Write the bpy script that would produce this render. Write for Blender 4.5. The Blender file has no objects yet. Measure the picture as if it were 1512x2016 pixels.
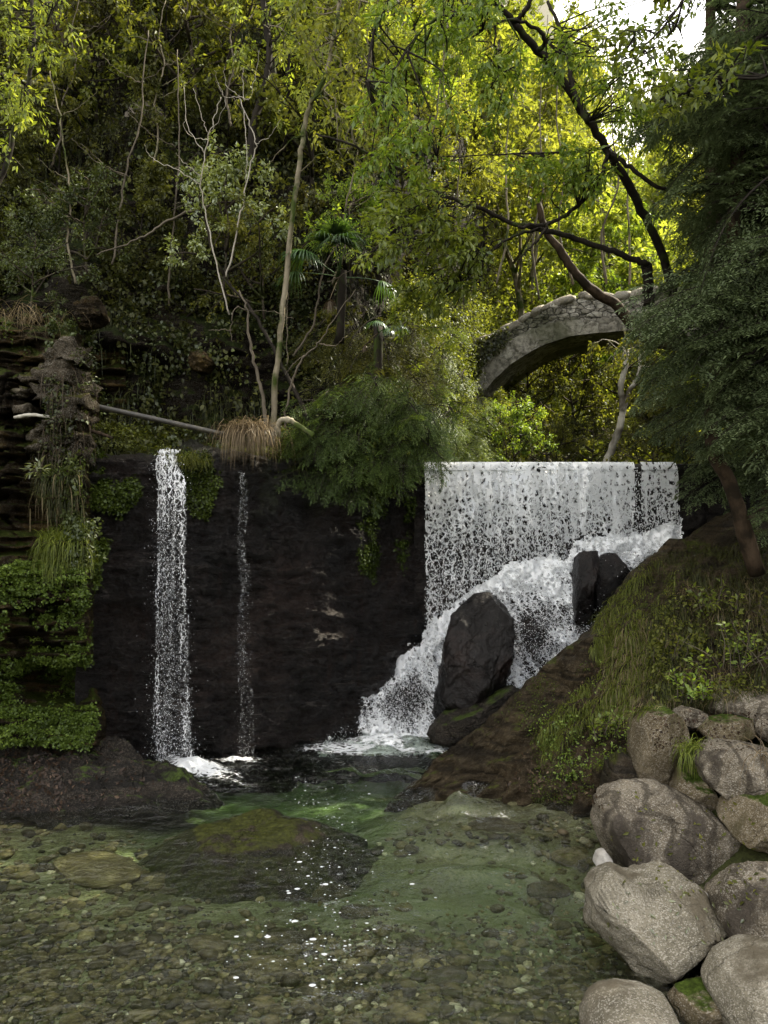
import bpy, math, random
import numpy as np
from mathutils import Vector
from mathutils.bvhtree import BVHTree

R = math.radians
C = bpy.context.scene.collection
S = bpy.context.scene
# ------------------------------------------------------------------ camera, sky, sun, exposure
EYE = 3.0
FPX, CX, CY = 1456.0, 756.0, 1008.0          # focal length and centre in photograph pixels
cam = bpy.data.cameras.new('camera'); camo = bpy.data.objects.new('camera', cam); C.objects.link(camo)
camo.location = (0, 0, EYE); camo.rotation_euler = (R(90), 0, 0)
cam.sensor_fit = 'VERTICAL'; cam.sensor_height = 36; cam.lens = FPX / 2016 * 36
cam.clip_start = .05; cam.clip_end = 600
S.camera = camo
SUN_EL, SUN_AZ = 50, 55      # azimuth: degrees clockwise from +Y (view direction) towards +X (right)
w = bpy.data.worlds.new('World'); S.world = w; w.use_nodes = True
wn = w.node_tree; bg = wn.nodes['Background']
sky = wn.nodes.new('ShaderNodeTexSky'); sky.sky_type = 'NISHITA'; sky.sun_disc = False
sky.sun_elevation = R(SUN_EL); sky.sun_rotation = R(SUN_AZ); sky.air_density = 1.0; sky.dust_density = 2.0
# broken white cloud over the blue
wtc = wn.nodes.new('ShaderNodeTexCoord'); wns = wn.nodes.new('ShaderNodeTexNoise'); wns.inputs['Scale'].default_value = 2.6; wns.inputs['Detail'].default_value = 6
wmp = wn.nodes.new('ShaderNodeMapping'); wmp.inputs['Scale'].default_value = (1, 1, 2.2); wn.links.new(wtc.outputs['Generated'], wmp.inputs[0]); wn.links.new(wmp.outputs[0], wns.inputs['Vector'])
wcr = wn.nodes.new('ShaderNodeValToRGB'); wn.links.new(wns.outputs[0], wcr.inputs[0]); wcr.color_ramp.elements[0].position = .36; wcr.color_ramp.elements[1].position = .56
wmx = wn.nodes.new('ShaderNodeMix'); wmx.data_type = 'RGBA'; wn.links.new(wcr.outputs[0], wmx.inputs[0]); wn.links.new(sky.outputs[0], wmx.inputs[6]); wmx.inputs[7].default_value = (7.4, 7.0, 6.3, 1)
wn.links.new(wmx.outputs[2], bg.inputs[0]); bg.inputs[1].default_value = .15
sl = bpy.data.lights.new('sun', 'SUN'); sl.energy = 5; sl.angle = R(.6); sl.color = (1, .90, .70)
so = bpy.data.objects.new('sun', sl); C.objects.link(so)
sd = Vector((math.sin(R(SUN_AZ)) * math.cos(R(SUN_EL)), math.cos(R(SUN_AZ)) * math.cos(R(SUN_EL)), math.sin(R(SUN_EL))))
so.rotation_euler = sd.to_track_quat('Z', 'Y').to_euler()
S.view_settings.view_transform = 'Standard'; S.view_settings.look = 'None'
S.view_settings.exposure = 1.85; S.view_settings.gamma = 1
S.cycles.max_bounces = 8; S.cycles.transparent_max_bounces = 24; S.cycles.diffuse_bounces = 3
S.cycles.glossy_bounces = 3; S.cycles.transmission_bounces = 4; S.cycles.volume_bounces = 0
S.cycles.sample_clamp_indirect = 4; S.cycles.caustics_reflective = False; S.cycles.caustics_refractive = False

# ------------------------------------------------------------------ numeric helpers
def P(px, py, d):
    return np.array([(px - CX) / FPX * d, d, EYE - (py - CY) / FPX * d])
def Pv(px, py, d):
    px, py, d = np.broadcast_arrays(np.asarray(px, float), np.asarray(py, float), np.asarray(d, float))
    return np.stack([(px - CX) / FPX * d, d, EYE - (py - CY) / FPX * d], -1)
def sstep(a, b, x):
    t = np.clip((x - a) / (b - a), 0, 1); return t * t * (3 - 2 * t)
def _hash(ix, iy, iz, seed):
    h = (ix.astype(np.uint32) * np.uint32(374761393) + iy.astype(np.uint32) * np.uint32(668265263)
         + iz.astype(np.uint32) * np.uint32(2147483647 - 1442695) + np.uint32((seed * 1274126177) & 0xffffffff))
    h = (h ^ (h >> np.uint32(13))) * np.uint32(1274126177)
    h = (h ^ (h >> np.uint32(16))) * np.uint32(2246822519)
    h = h ^ (h >> np.uint32(15))
    return (h & np.uint32(0xffffff)).astype(float) / 0xffffff
def vnoise(p, seed=0):
    p = np.asarray(p, float); i = np.floor(p).astype(np.int64); f = p - i
    u = f * f * f * (f * (f * 6 - 15) + 10)
    r = 0
    for a in (0, 1):
        for b in (0, 1):
            for c in (0, 1):
                wgt = (u[..., 0] if a else 1 - u[..., 0]) * (u[..., 1] if b else 1 - u[..., 1]) * (u[..., 2] if c else 1 - u[..., 2])
                r = r + wgt * _hash(i[..., 0] + a, i[..., 1] + b, i[..., 2] + c, seed)
    return r * 2 - 1
def fbm(p, octv=4, seed=0, gain=.5, lac=2.03):
    r = 0; a = 1; p = np.asarray(p, float)
    for k in range(octv):
        r = r + a * vnoise(p, seed + k * 17); p = p * lac + 11.3; a *= gain
    return r
def nrm(v):
    return v / np.maximum(np.linalg.norm(v, axis=-1, keepdims=True), 1e-9)
def inpoly(x, y, poly):
    poly = np.asarray(poly, float); ins = np.zeros(np.shape(x), bool); n = len(poly); j = n - 1
    for i in range(n):
        xi, yi = poly[i]; xj, yj = poly[j]
        c = ((yi > y) != (yj > y)) & (x < (xj - xi) * (y - yi) / (yj - yi + 1e-12) + xi)
        ins ^= c; j = i
    return ins
def mesh_np(name, V, Q=None, T=None, tint=None, smooth=True):
    me = bpy.data.meshes.new(name); V = np.asarray(V, np.float32)
    Q = np.zeros((0, 4), np.int32) if Q is None or len(Q) == 0 else np.asarray(Q, np.int32)
    T = np.zeros((0, 3), np.int32) if T is None or len(T) == 0 else np.asarray(T, np.int32)
    me.vertices.add(len(V)); me.vertices.foreach_set('co', V.ravel())
    nl = Q.size + T.size; me.loops.add(nl)
    me.loops.foreach_set('vertex_index', np.concatenate([Q.ravel(), T.ravel()]))
    me.polygons.add(len(Q) + len(T))
    st = np.concatenate([np.arange(len(Q)) * 4, Q.size + np.arange(len(T)) * 3]).astype(np.int32)
    me.polygons.foreach_set('loop_start', st)
    if smooth: me.polygons.foreach_set('use_smooth', np.ones(len(st), bool))
    me.update(calc_edges=True); me.validate()
    if tint is not None and len(tint) == len(me.vertices):
        a = me.attributes.new('tint', 'FLOAT', 'POINT'); a.data.foreach_set('value', np.asarray(tint, np.float32))
    return me
class G:
    """collects geometry of ONE mesh"""
    def __init__(s): s.V = []; s.Q = []; s.T = []; s.t = []; s.n = 0
    def add(s, V, Q=None, T=None, tint=None):
        V = np.asarray(V, float).reshape(-1, 3)
        if Q is not None and len(Q): s.Q.append(np.asarray(Q) + s.n)
        if T is not None and len(T): s.T.append(np.asarray(T) + s.n)
        s.V.append(V); s.t.append(np.full(len(V), .5) if tint is None else np.broadcast_to(np.asarray(tint, float), (len(V),)))
        s.n += len(V)
    def mesh(s, name, smooth=True):
        if not s.V: s.add(np.zeros((3, 3)), None, [[0, 1, 2]])
        return mesh_np(name, np.concatenate(s.V), np.concatenate(s.Q) if s.Q else None, np.concatenate(s.T) if s.T else None, np.concatenate(s.t), smooth)
def link(name, me, mat=None, parent=None):
    o = bpy.data.objects.new(name, me); C.objects.link(o)
    if mat is not None:
        me.materials.clear(); me.materials.append(mat)
    if parent is not None: o.parent = parent
    return o
def tag(o, label=None, cat=None, group=None, kind=None):
    if label: o['label'] = label
    if cat: o['category'] = cat
    if group: o['group'] = group
    if kind: o['kind'] = kind
    return o
def empty(name, loc, label, cat, group=None, rz=0):
    o = bpy.data.objects.new(name, None); C.objects.link(o); o.location = tuple(loc); o.rotation_euler = (0, 0, rz)
    o.empty_display_size = .2
    return tag(o, label, cat, group)
def copy_tree(root, loc, rz=0, sc=1, label=None, group=None):
    r = root.copy(); C.objects.link(r); r.location = tuple(loc); r.rotation_euler = (0, 0, rz); r.scale = (sc,) * 3 if np.isscalar(sc) else tuple(sc)
    if label: r['label'] = label
    if group: r['group'] = group
    for ch in list(root.children):
        c = ch.copy(); C.objects.link(c); c.parent = r
        for g in list(ch.children):
            d = g.copy(); C.objects.link(d); d.parent = c
    return r
def smoothpts(pts, n):
    """Catmull-Rom resample of a polyline"""
    pts = np.asarray(pts, float)
    if len(pts) < 3:
        t = np.linspace(0, 1, n)[:, None]; return pts[0] * (1 - t) + pts[-1] * t
    q = np.vstack([2 * pts[0] - pts[1], pts, 2 * pts[-1] - pts[-2]]); out = []
    u = np.linspace(0, len(pts) - 1 - 1e-6, n)
    for x in u:
        i = int(x); t = x - i; a, b, c, d = q[i:i + 4]
        out.append(.5 * ((2 * b) + (-a + c) * t + (2 * a - 5 * b + 4 * c - d) * t * t + (-a + 3 * b - 3 * c + d) * t ** 3))
    return np.array(out)
def tube(g, pts, rad, n=6, tint=.5, rough=0, seed=0):
    pts = np.asarray(pts, float); m = len(pts); rad = np.broadcast_to(np.asarray(rad, float), (m,))
    tg = np.gradient(pts, axis=0); tg = nrm(tg)
    ref = np.array([0, 0, 1.]) if abs(tg[:, 2]).mean() < .8 else np.array([1., 0, 0])
    a = nrm(np.cross(tg, ref)); b = np.cross(tg, a)
    th = np.arange(n) / n * 2 * np.pi
    ring = a[:, None] * np.cos(th)[None, :, None] + b[:, None] * np.sin(th)[None, :, None]
    V = pts[:, None] + ring * rad[:, None, None]
    if rough:
        V = V + ring * (rad[:, None, None] * rough * fbm(V / max(rad.max(), 1e-3) * .8, 3, seed)[..., None])
    idx = np.arange(m * n).reshape(m, n); nx = np.roll(idx, -1, axis=1)
    Q = np.stack([idx[:-1], nx[:-1], nx[1:], idx[1:]], -1).reshape(-1, 4)
    V = V.reshape(-1, 3)
    cap0 = len(V); V = np.vstack([V, pts[:1], pts[-1:]])
    T = [[cap0, idx[0, (k + 1) % n], idx[0, k]] for k in range(n)] + [[cap0 + 1, idx[-1, k], idx[-1, (k + 1) % n]] for k in range(n)]
    g.add(V, Q, T, tint)
def perp(D, rng):
    r = rng.normal(size=D.shape); r = r - (r * D).sum(-1, keepdims=True) * D
    return nrm(r)
def leaves(g, Pt, D, Nn, L, Wd, tint, fold=.12, curl=.15):
    """one folded leaf (2 triangles... 4 vertices) per point"""
    n = len(Pt)
    if n == 0: return
    D = nrm(D); Nn = Nn - (Nn * D).sum(-1, keepdims=True) * D; Nn = nrm(Nn); Sd = np.cross(D, Nn)
    L = np.broadcast_to(L, (n,))[:, None]; Wd = np.broadcast_to(Wd, (n,))[:, None]
    a = Pt; c = Pt + D * L - Nn * L * curl
    b = Pt + D * L * .42 + Sd * Wd * .5 + Nn * L * fold * .5
    d = Pt + D * L * .42 - Sd * Wd * .5 + Nn * L * fold * .5
    V = np.stack([a, b, c, d], 1).reshape(-1, 3)
    k = np.arange(n)[:, None] * 4
    T = np.concatenate([k + [0, 1, 2], k + [0, 2, 3]], 0)
    g.add(V, None, T, np.repeat(np.broadcast_to(tint, (n,)), 4))
def blades(g, Pt, D, Lb, Wd, droop, tint, rng, seg=4):
    """curved grass blades: D initial direction, bending down by droop"""
    n = len(Pt); D = nrm(D); Sd = nrm(np.cross(D, np.array([0, 0, 1.]) + rng.normal(0, .25, (n, 3))))
    Lb = np.broadcast_to(Lb, (n,)); Wd = np.broadcast_to(Wd, (n,)); droop = np.broadcast_to(droop, (n,))
    pts = [Pt]; d = D.copy(); p = Pt.copy()
    for s in range(seg):
        d = nrm(d + np.array([0, 0, -1.]) * (droop / seg)[:, None] * (1 + s * .5))
        p = p + d * (Lb / seg)[:, None]; pts.append(p)
    V = []
    for s, q in enumerate(pts):
        ww = Wd * (1 - (s / seg) ** 1.5) * .5 + .0004
        V += [q - Sd * ww[:, None], q + Sd * ww[:, None]]
    V = np.stack(V, 1); m = 2 * (seg + 1); k = np.arange(n)[:, None] * m
    Q = np.concatenate([k + [2 * s, 2 * s + 1, 2 * s + 3, 2 * s + 2] for s in range(seg)], 0)
    g.add(V.reshape(-1, 3), Q, None, np.repeat(np.broadcast_to(tint, (n,)), m))
def grid_quads(nu, nv):
    i = np.arange(nu * nv).reshape(nu, nv)
    return np.stack([i[:-1, :-1], i[1:, :-1], i[1:, 1:], i[:-1, 1:]], -1).reshape(-1, 4)
def ico(sub):
    import bmesh
    bm = bmesh.new(); bmesh.ops.create_icosphere(bm, subdivisions=sub, radius=1)
    V = np.array([v.co[:] for v in bm.verts]); T = np.array([[v.index for v in f.verts] for f in bm.faces]); bm.free()
    return V, T
ICO = {k: ico(k) for k in (1, 2, 3, 4, 5, 6)}
def bvh_of(objs):
    V = []; Fc = []; n = 0
    for o in objs:
        me = o.data; mw = o.matrix_basis
        vs = [mw @ v.co for v in me.vertices]
        V += vs; Fc += [[i + n for i in p.vertices] for p in me.polygons]; n += len(vs)
    return BVHTree.FromPolygons(V, Fc)
def hit_px(bvh, px, py):
    d = Vector(((px - CX) / FPX, 1, -(py - CY) / FPX)).normalized()
    return bvh.ray_cast(Vector((0, 0, EYE)), d)
def scatter_px(bvh, poly, n, rng, dens=None):
    """points on the real surfaces that lie inside an outline as seen in the photograph"""
    poly = np.asarray(poly, float); lo = poly.min(0); hi = poly.max(0); pts = []; nn = []
    tries = 0
    while len(pts) < n and tries < n * 8:
        k = rng.uniform(lo, hi, (n, 2)); ok = inpoly(k[:, 0], k[:, 1], poly)
        for x, y in k[ok]:
            tries += 1
            loc, no, _, _ = hit_px(bvh, x, y)
            if loc is None: continue
            pts.append(loc[:]); nn.append(no[:] if no.y < .3 else (-no)[:])
            if len(pts) >= n: break
        tries += n // 4
    pts = np.array(pts).reshape(-1, 3); nn = np.array(nn).reshape(-1, 3)
    if dens is not None and len(pts): k = rng.random(len(pts)) < dens(pts); pts, nn = pts[k], nn[k]
    return pts, nn

# ------------------------------------------------------------------ materials
class NT:
    def __init__(s, name):
        s.m = bpy.data.materials.new(name); s.m.use_nodes = True; s.t = s.m.node_tree; s.t.nodes.clear()
        s.out = s.t.nodes.new('ShaderNodeOutputMaterial')
    def n(s, ty, ins=None, out=0, **props):
        nd = s.t.nodes.new('ShaderNode' + ty)
        for k, v in props.items(): setattr(nd, k, v)
        for k, v in (ins or {}).items():
            sock = nd.inputs[k]
            if isinstance(v, bpy.types.NodeSocket): s.t.links.new(v, sock)
            else: sock.default_value = v
        nd_out = nd.outputs[out]
        return nd_out
    def noise(s, vec, scale, detail=4, rough=.55, dist=0, col=False):
        return s.n('TexNoise', {'Vector': vec, 'Scale': scale, 'Detail': detail, 'Roughness': rough, 'Distortion': dist}, out='Color' if col else 0)
    def ramp(s, fac, stops, interp='LINEAR'):
        nd = s.t.nodes.new('ShaderNodeValToRGB'); s.t.links.new(fac, nd.inputs[0]); cr = nd.color_ramp; cr.interpolation = interp
        while len(cr.elements) < len(stops): cr.elements.new(.5)
        for e, (p, c) in zip(cr.elements, stops):
            e.position = p; e.color = (c, c, c, 1) if np.isscalar(c) else (*c, 1)
        return nd.outputs[0]
    def math(s, op, a, b=0., c=0., clamp=False):
        nd = s.t.nodes.new('ShaderNodeMath'); nd.operation = op; nd.use_clamp = clamp
        for i, v in enumerate((a, b, c)):
            if isinstance(v, bpy.types.NodeSocket): s.t.links.new(v, nd.inputs[i])
            else: nd.inputs[i].default_value = v
        return nd.outputs[0]
    def mix(s, fac, a, b, mode='MIX'):
        nd = s.t.nodes.new('ShaderNodeMix'); nd.data_type = 'RGBA'; nd.blend_type = mode
        for k, v in ((0, fac), (6, a), (7, b)):
            if isinstance(v, bpy.types.NodeSocket): s.t.links.new(v, nd.inputs[k])
            else: nd.inputs[k].default_value = v if k == 0 or len(v) == 4 else (*v, 1)
        return nd.outputs[2]
    def mixsh(s, fac, a, b):
        return s.n('MixShader', {0: fac, 1: a, 2: b})
    def bump(s, h, strength, dist, normal=None):
        d = {'Height': h, 'Strength': strength, 'Distance': dist}
        if normal is not None: d['Normal'] = normal
        return s.n('Bump', d)
    def coord(s, which='Object'): return s.n('TexCoord', out=which)
    def mapping(s, vec, scale=(1, 1, 1), rot=(0, 0, 0), loc=(0, 0, 0)):
        return s.n('Mapping', {'Vector': vec, 'Scale': scale, 'Rotation': rot, 'Location': loc})
    def geo(s, which): return s.n('NewGeometry', out=which)
    def attr(s): return s.n('Attribute', out='Fac', attribute_name='tint')
    def surf(s, sh, vol=None):
        s.t.links.new(sh, s.out.inputs[0])
        if vol is not None: s.t.links.new(vol, s.out.inputs[1])
        return s.m
def leaf_mat(name, c0, c1, c2, trans=.4, gloss=.015, rough=.4, objvar=.25, tboost=(1.35, 1.35, .5)):
    m = NT(name); t = m.attr(); col = m.ramp(t, [(0, c0), (.55, c1), (1, c2)])
    rnd = m.n('ObjectInfo', out='Random')
    hs = m.n('HueSaturation', {'Color': col, 'Hue': m.math('MULTIPLY_ADD', rnd, .05 * objvar * 2, .5 - .05 * objvar), 'Saturation': 1.0,
                               'Value': m.math('MULTIPLY_ADD', rnd, objvar * 2, 1 - objvar)})
    tc = m.mix(1., hs, (*tboost, 1), 'MULTIPLY')
    df = m.n('BsdfDiffuse', {'Color': hs}); tr = m.n('BsdfTranslucent', {'Color': tc})
    a = m.mixsh(trans, df, tr); gl = m.n('BsdfGlossy', {'Color': (.8, .85, .9, 1), 'Roughness': rough})
    return m.surf(m.mixsh(gloss, a, gl))
def bark_mat(name, c0, c1, c2=None, scale=8, moss=0., bump=.5):
    m = NT(name); v = m.coord(); mp = m.mapping(v, (1, 1, .35))
    n1 = m.noise(mp, scale, 6, .65); n2 = m.noise(v, scale * .35, 3)
    col = m.ramp(n1, [(.3, c0), (.7, c1)])
    if c2: col = m.mix(m.ramp(n2, [(.48, 0.), (.62, 1.)]), col, c2)
    if moss:
        ns = m.noise(v, 2.6, 4); col = m.mix(m.ramp(ns, [(.62 - moss * .3, 0.), (.72 - moss * .3, 1.)]), col, (.035, .05, .01))
    b = m.n('BsdfPrincipled', {'Base Color': col, 'Roughness': .85, 'Specular IOR Level': .1, 'Normal': m.bump(n1, bump, .02)})
    return m.surf(b)
def rock_mat(name, c_dark, c_mid, c_light, speck=.5, scale=1., stain=None, moss=0., mosscol=(.05, .075, .012), rough=.8, bump=.6, strata=0., wet=0., veins=0, spk=(.5, .47, .41)):
    m = NT(name); v = m.coord(); rnd = m.n('ObjectInfo', out='Random')
    v = m.n('VectorMath', {0: v, 1: m.n('CombineXYZ', {'X': m.math('MULTIPLY', rnd, 37.), 'Y': m.math('MULTIPLY', rnd, 11.)})}, operation='ADD')
    big = m.noise(v, 1.6 * scale, 5, .6, .4); med = m.noise(v, 7 * scale, 6, .65); fine = m.noise(v, 55 * scale, 4, .7)
    col = m.ramp(big, [(.3, c_dark), (.5, c_mid), (.72, c_light)])
    col = m.mix(m.ramp(med, [(.35, .75), (.65, 0.)]), col, m.mix(.5, col, c_dark))
    if speck:
        sp = m.n('TexVoronoi', {'Vector': m.mapping(v, (1, 1, 1.6)), 'Scale': 120 * scale}, out='Color')
        spv = m.n('SeparateColor', {0: sp}, out=0)
        col = m.mix(m.math('MULTIPLY', m.ramp(spv, [(.72, 0.), (.86, 1.)]), speck), col, spk)
        col = m.mix(m.math('MULTIPLY', m.ramp(spv, [(.1, 1.), (.24, 0.)]), speck), col, tuple(x * .35 for x in c_dark))
    h = m.math('ADD', m.math('MULTIPLY', med, .75), m.math('MULTIPLY', fine, .26)); crk = m.n('TexVoronoi', {'Vector': m.n('VectorMath', {0: v, 1: m.n('VectorMath', {0: m.noise(v, 3 * scale, 4, .6, 0, True), 1: (.5,) * 3}, operation='MULTIPLY')}, operation='ADD'), 'Scale': .9 * scale}, feature='DISTANCE_TO_EDGE'); ck = m.ramp(crk, [(0, 0.), (.012, 1.)]); h = m.math('ADD', h, m.math('MULTIPLY', ck, .22)); col = m.mix(m.math('MULTIPLY', m.math('SUBTRACT', 1., ck), .35), col, tuple(x * .3 for x in c_dark))
    if strata:
        st = m.noise(m.mapping(v, (.5, .5, 7.), rot=(.15, .1, 0)), 2.2 * scale, 6, .6, .6)
        h = m.math('ADD', h, m.math('MULTIPLY', st, strata)); col = m.mix(m.ramp(st, [(.38, .8), (.55, 0.)]), col, tuple(x * .4 for x in c_dark))
    if veins:
        wv = m.n('TexWave', {'Vector': v, 'Scale': 1.3 * scale, 'Distortion': 9., 'Detail': 4., 'Detail Scale': 1.6}, out=1)
        col = m.mix(m.math('MULTIPLY', m.ramp(wv, [(.80, 0.), (.93, 1.)]), veins), col, tuple(x * .3 for x in c_dark))
    if stain:
        sn = m.noise(m.mapping(v, (1, 1, .5), loc=(5, 3, 1)), 1.9 * scale, 6, .62, .5)
        col = m.mix(m.ramp(sn, [(.51, 0.), (.60, .9)]), col, stain)
    if moss:
        nz = m.n('SeparateXYZ', {0: m.geo('Normal')}, out=2); mn = m.noise(v, 3.2 * scale, 6, .65)
        f = m.math('ADD', m.math('MULTIPLY', nz, .45), mn)
        mc = m.mix(m.ramp(m.noise(v, 30, 3), [(.35, 0.), (.65, 1.)]), tuple(x * .4 for x in mosscol), mosscol)
        col = m.mix(m.ramp(f, [(.98 - moss, 0.), (1.08 - moss, 1.)]), col, mc)
    rg = m.ramp(med, [(.3, max(rough - .12, .05)), (.7, min(rough + .1, 1))])
    return m.surf(m.n('BsdfPrincipled', {'Base Color': col, 'Roughness': rg, 'Specular IOR Level': .06 + .16 * wet, 'Normal': m.bump(h, bump, .075)}))

M = {}
M['granite'] = rock_mat('granite', (.075, .062, .045), (.155, .132, .098), (.27, .235, .18), speck=.4, stain=(.05, .042, .034), bump=.7, veins=.6)
M['granite_pale'] = rock_mat('granite_pale', (.11, .098, .072), (.20, .18, .135), (.32, .29, .23), speck=.4, stain=(.10, .085, .06), bump=.6)
M['granite_warm'] = rock_mat('granite_warm', (.07, .055, .032), (.14, .112, .07), (.23, .19, .125), speck=.35, stain=(.07, .06, .03), bump=.7, moss=.12)
M['white_stone'] = rock_mat('white_stone', (.2, .19, .17), (.34, .32, .29), (.46, .44, .41), speck=.1, bump=.3)
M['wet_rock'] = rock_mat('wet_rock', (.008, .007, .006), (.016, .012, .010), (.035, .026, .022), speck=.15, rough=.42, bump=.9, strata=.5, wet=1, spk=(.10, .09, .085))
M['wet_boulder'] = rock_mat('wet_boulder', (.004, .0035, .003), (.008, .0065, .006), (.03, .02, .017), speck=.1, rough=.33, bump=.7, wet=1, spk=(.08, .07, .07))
M['wet_brown'] = rock_mat('wet_brown', (.012, .009, .005), (.028, .020, .011), (.075, .056, .034), speck=.25, rough=.5, bump=1., wet=1, strata=.4, moss=.18, mosscol=(.05, .055, .008), spk=(.2, .18, .14))
M['ledge'] = rock_mat('ledge', (.006, .0048, .0035), (.013, .010, .007), (.034, .026, .018), speck=.3, rough=.5, bump=1., wet=1, strata=.3, moss=.1, spk=(.2, .17, .13))
M['bank_rock'] = rock_mat('bank_rock', (.010, .007, .004), (.032, .021, .008), (.10, .066, .02), speck=.1, rough=.7, bump=1., strata=.6, moss=.22, mosscol=(.035, .045, .008))
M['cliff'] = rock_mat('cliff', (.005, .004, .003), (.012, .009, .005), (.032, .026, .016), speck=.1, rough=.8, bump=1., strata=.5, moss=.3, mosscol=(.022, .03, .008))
M['pale_outcrop'] = rock_mat('pale_outcrop', (.09, .075, .06), (.2, .17, .14), (.34, .3, .25), speck=.2, rough=.85, bump=1., strata=.5)
M['soil'] = rock_mat('soil', (.015, .011, .006), (.032, .024, .012), (.06, .047, .022), speck=.2, rough=.95, bump=1., moss=.3, mosscol=(.035, .048, .010))
M['submerged'] = rock_mat('submerged', (.03, .025, .010), (.06, .045, .018), (.10, .078, .03), speck=.15, rough=.8, bump=.6)
M['pebble'] = None

# pebbles, bed sand, foliage, water materials
def mk_pebble():
    m = NT('pebble'); rnd = m.attr()
    col = m.ramp(rnd, [(0, (.025, .018, .008)), (.3, (.085, .063, .026)), (.6, (.19, .145, .062)), (.85, (.36, .29, .14)), (.97, (.62, .55, .40))])
    n = m.noise(m.coord(), 40, 4); col = m.mix(m.ramp(n, [(.35, .5), (.6, 0.)]), col, (.06, .05, .025))
    return m.surf(m.n('BsdfPrincipled', {'Base Color': col, 'Roughness': .7, 'Normal': m.bump(n, .3, .01)}))
M['pebble'] = mk_pebble()
def mk_ground():
    m = NT('ground'); v = m.coord(); n1 = m.noise(v, 2.2, 6, .6); n2 = m.noise(v, 38, 4, .7); n3 = m.noise(v, .45, 4)
    earth = m.ramp(n1, [(.3, (.014, .011, .006)), (.55, (.035, .028, .014)), (.75, (.055, .045, .02))])
    grn = m.mix(m.ramp(n2, [(.4, 0.), (.6, 1.)]), (.014, .018, .005), (.035, .045, .012))
    earth = m.mix(m.ramp(n3, [(.42, 0.), (.58, .85)]), earth, grn)
    vor = m.n('TexVoronoi', {'Vector': v, 'Scale': 22}, out='Color'); vs = m.n('SeparateColor', {0: vor}, out=0)
    sand = m.ramp(m.noise(v, 1.3, 5, .6), [(.32, (.09, .082, .04)), (.5, (.165, .16, .085)), (.7, (.22, .22, .13))])
    sand = m.mix(m.ramp(vs, [(.8, 0.), (.9, .35)]), sand, (.26, .24, .13)); sand = m.mix(m.ramp(n2, [(.38, .6), (.5, 0.)]), sand, (.05, .045, .02))
    z = m.n('SeparateXYZ', {0: v}, out=2)
    deep_glow = m.mix(m.ramp(n1, [(.4, 0.), (.6, 1.)]), (.085, .105, .05), (.15, .175, .095)); sand = m.mix(m.ramp(m.math('MULTIPLY', z, -1.), [(.20, 0.), (.40, .9)]), sand, deep_glow)  # green glow of the deep water painted into the bed colour by depth
    col = m.mix(m.ramp(m.math('MULTIPLY_ADD', z, 1., .5), [(.46, 0.), (.54, 1.)]), sand, earth)
    return m.surf(m.n('BsdfPrincipled', {'Base Color': col, 'Roughness': .9, 'Specular IOR Level': .12, 'Normal': m.bump(m.math('ADD', n1, n2), .5, .03)}))
M['ground'] = mk_ground()
def mk_wall():
    m = NT('wet_wall'); v = m.coord()
    st = m.noise(m.mapping(v, (.7, .7, 5.5), rot=(0, .04, 0)), 4.5, 7, .68, .7); fi = m.noise(m.mapping(v, (1, 1, 2.2)), 42, 5, .7); bg_ = m.noise(v, .9, 4)
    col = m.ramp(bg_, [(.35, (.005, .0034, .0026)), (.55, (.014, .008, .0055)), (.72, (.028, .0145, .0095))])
    gv = m.noise(m.mapping(v, (1.6, 1, .55)), 1.5, 5, .6); zz = m.n('SeparateXYZ', {0: v}, out=2)
    gm = m.math('ADD', gv, m.math('MULTIPLY_ADD', zz, .10, -.30))
    col = m.mix(m.ramp(gm, [(.56, 0.), (.66, .8)]), col, (.018, .022, .006))
    tk = m.noise(m.mapping(v, (5., 1, .25)), 2.2, 3); col = m.mix(m.ramp(tk, [(.60, 0.), (.70, .6)]), col, (.030, .012, .007))
    ln = m.noise(m.mapping(v, (.35, .35, 3.2), rot=(0, .05, 0)), 1.4, 3, .5, .4); lm = m.math('MULTIPLY', m.ramp(ln, [(.470, 0.), (.476, 1.), (.480, 1.), (.486, 0.)]), m.ramp(m.noise(v, 1.6, 3), [(.48, 0.), (.6, .8)]))
    lm2 = m.math('MULTIPLY', m.ramp(ln, [(.545, 0.), (.549, 1.), (.552, 1.), (.556, 0.)]), m.ramp(m.noise(v, 2.1, 3), [(.46, 0.), (.6, .8)])); col = m.mix(m.math('MAXIMUM', lm, lm2), col, (.10, .085, .075))
    h = m.math('ADD', st, m.math('MULTIPLY', fi, .55)); h = m.math('ADD', h, m.math('MULTIPLY', lm, .3))
    glint = m.ramp(m.noise(m.mapping(v, (1, 1, 2.0)), 85, 3, .6), [(.60, .5), (.68, .16)])
    return m.surf(m.n('BsdfPrincipled', {'Base Color': col, 'Roughness': glint, 'Specular IOR Level': .5, 'Normal': m.bump(h, 1., .28)}))
M['wall'] = mk_wall()
def mk_water():
    m = NT('water'); v = m.coord()
    r1 = m.noise(m.mapping(v, (1., 1.7, 1)), 5.5, 4, .55, .6); r2 = m.noise(m.mapping(v, (1., 1.5, 1)), 19, 3, .5, .3)
    h = m.math('ADD', r1, m.math('MULTIPLY', r2, .3))
    nb = m.bump(h, .8, .11)
    fr = m.n('Fresnel', {'IOR': 1.38, 'Normal': nb})
    gl = m.n('BsdfGlossy', {'Color': (1, 1, 1, 1), 'Roughness': .04, 'Normal': nb})
    tr = m.n('BsdfTransparent', {'Color': (.93, .97, .94, 1)})
    vol = m.n('VolumeAbsorption', {'Color': (.62, .84, .54, 1), 'Density': .95})
    return m.surf(m.mixsh(fr, tr, gl), vol)
M['water'] = mk_water()
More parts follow.
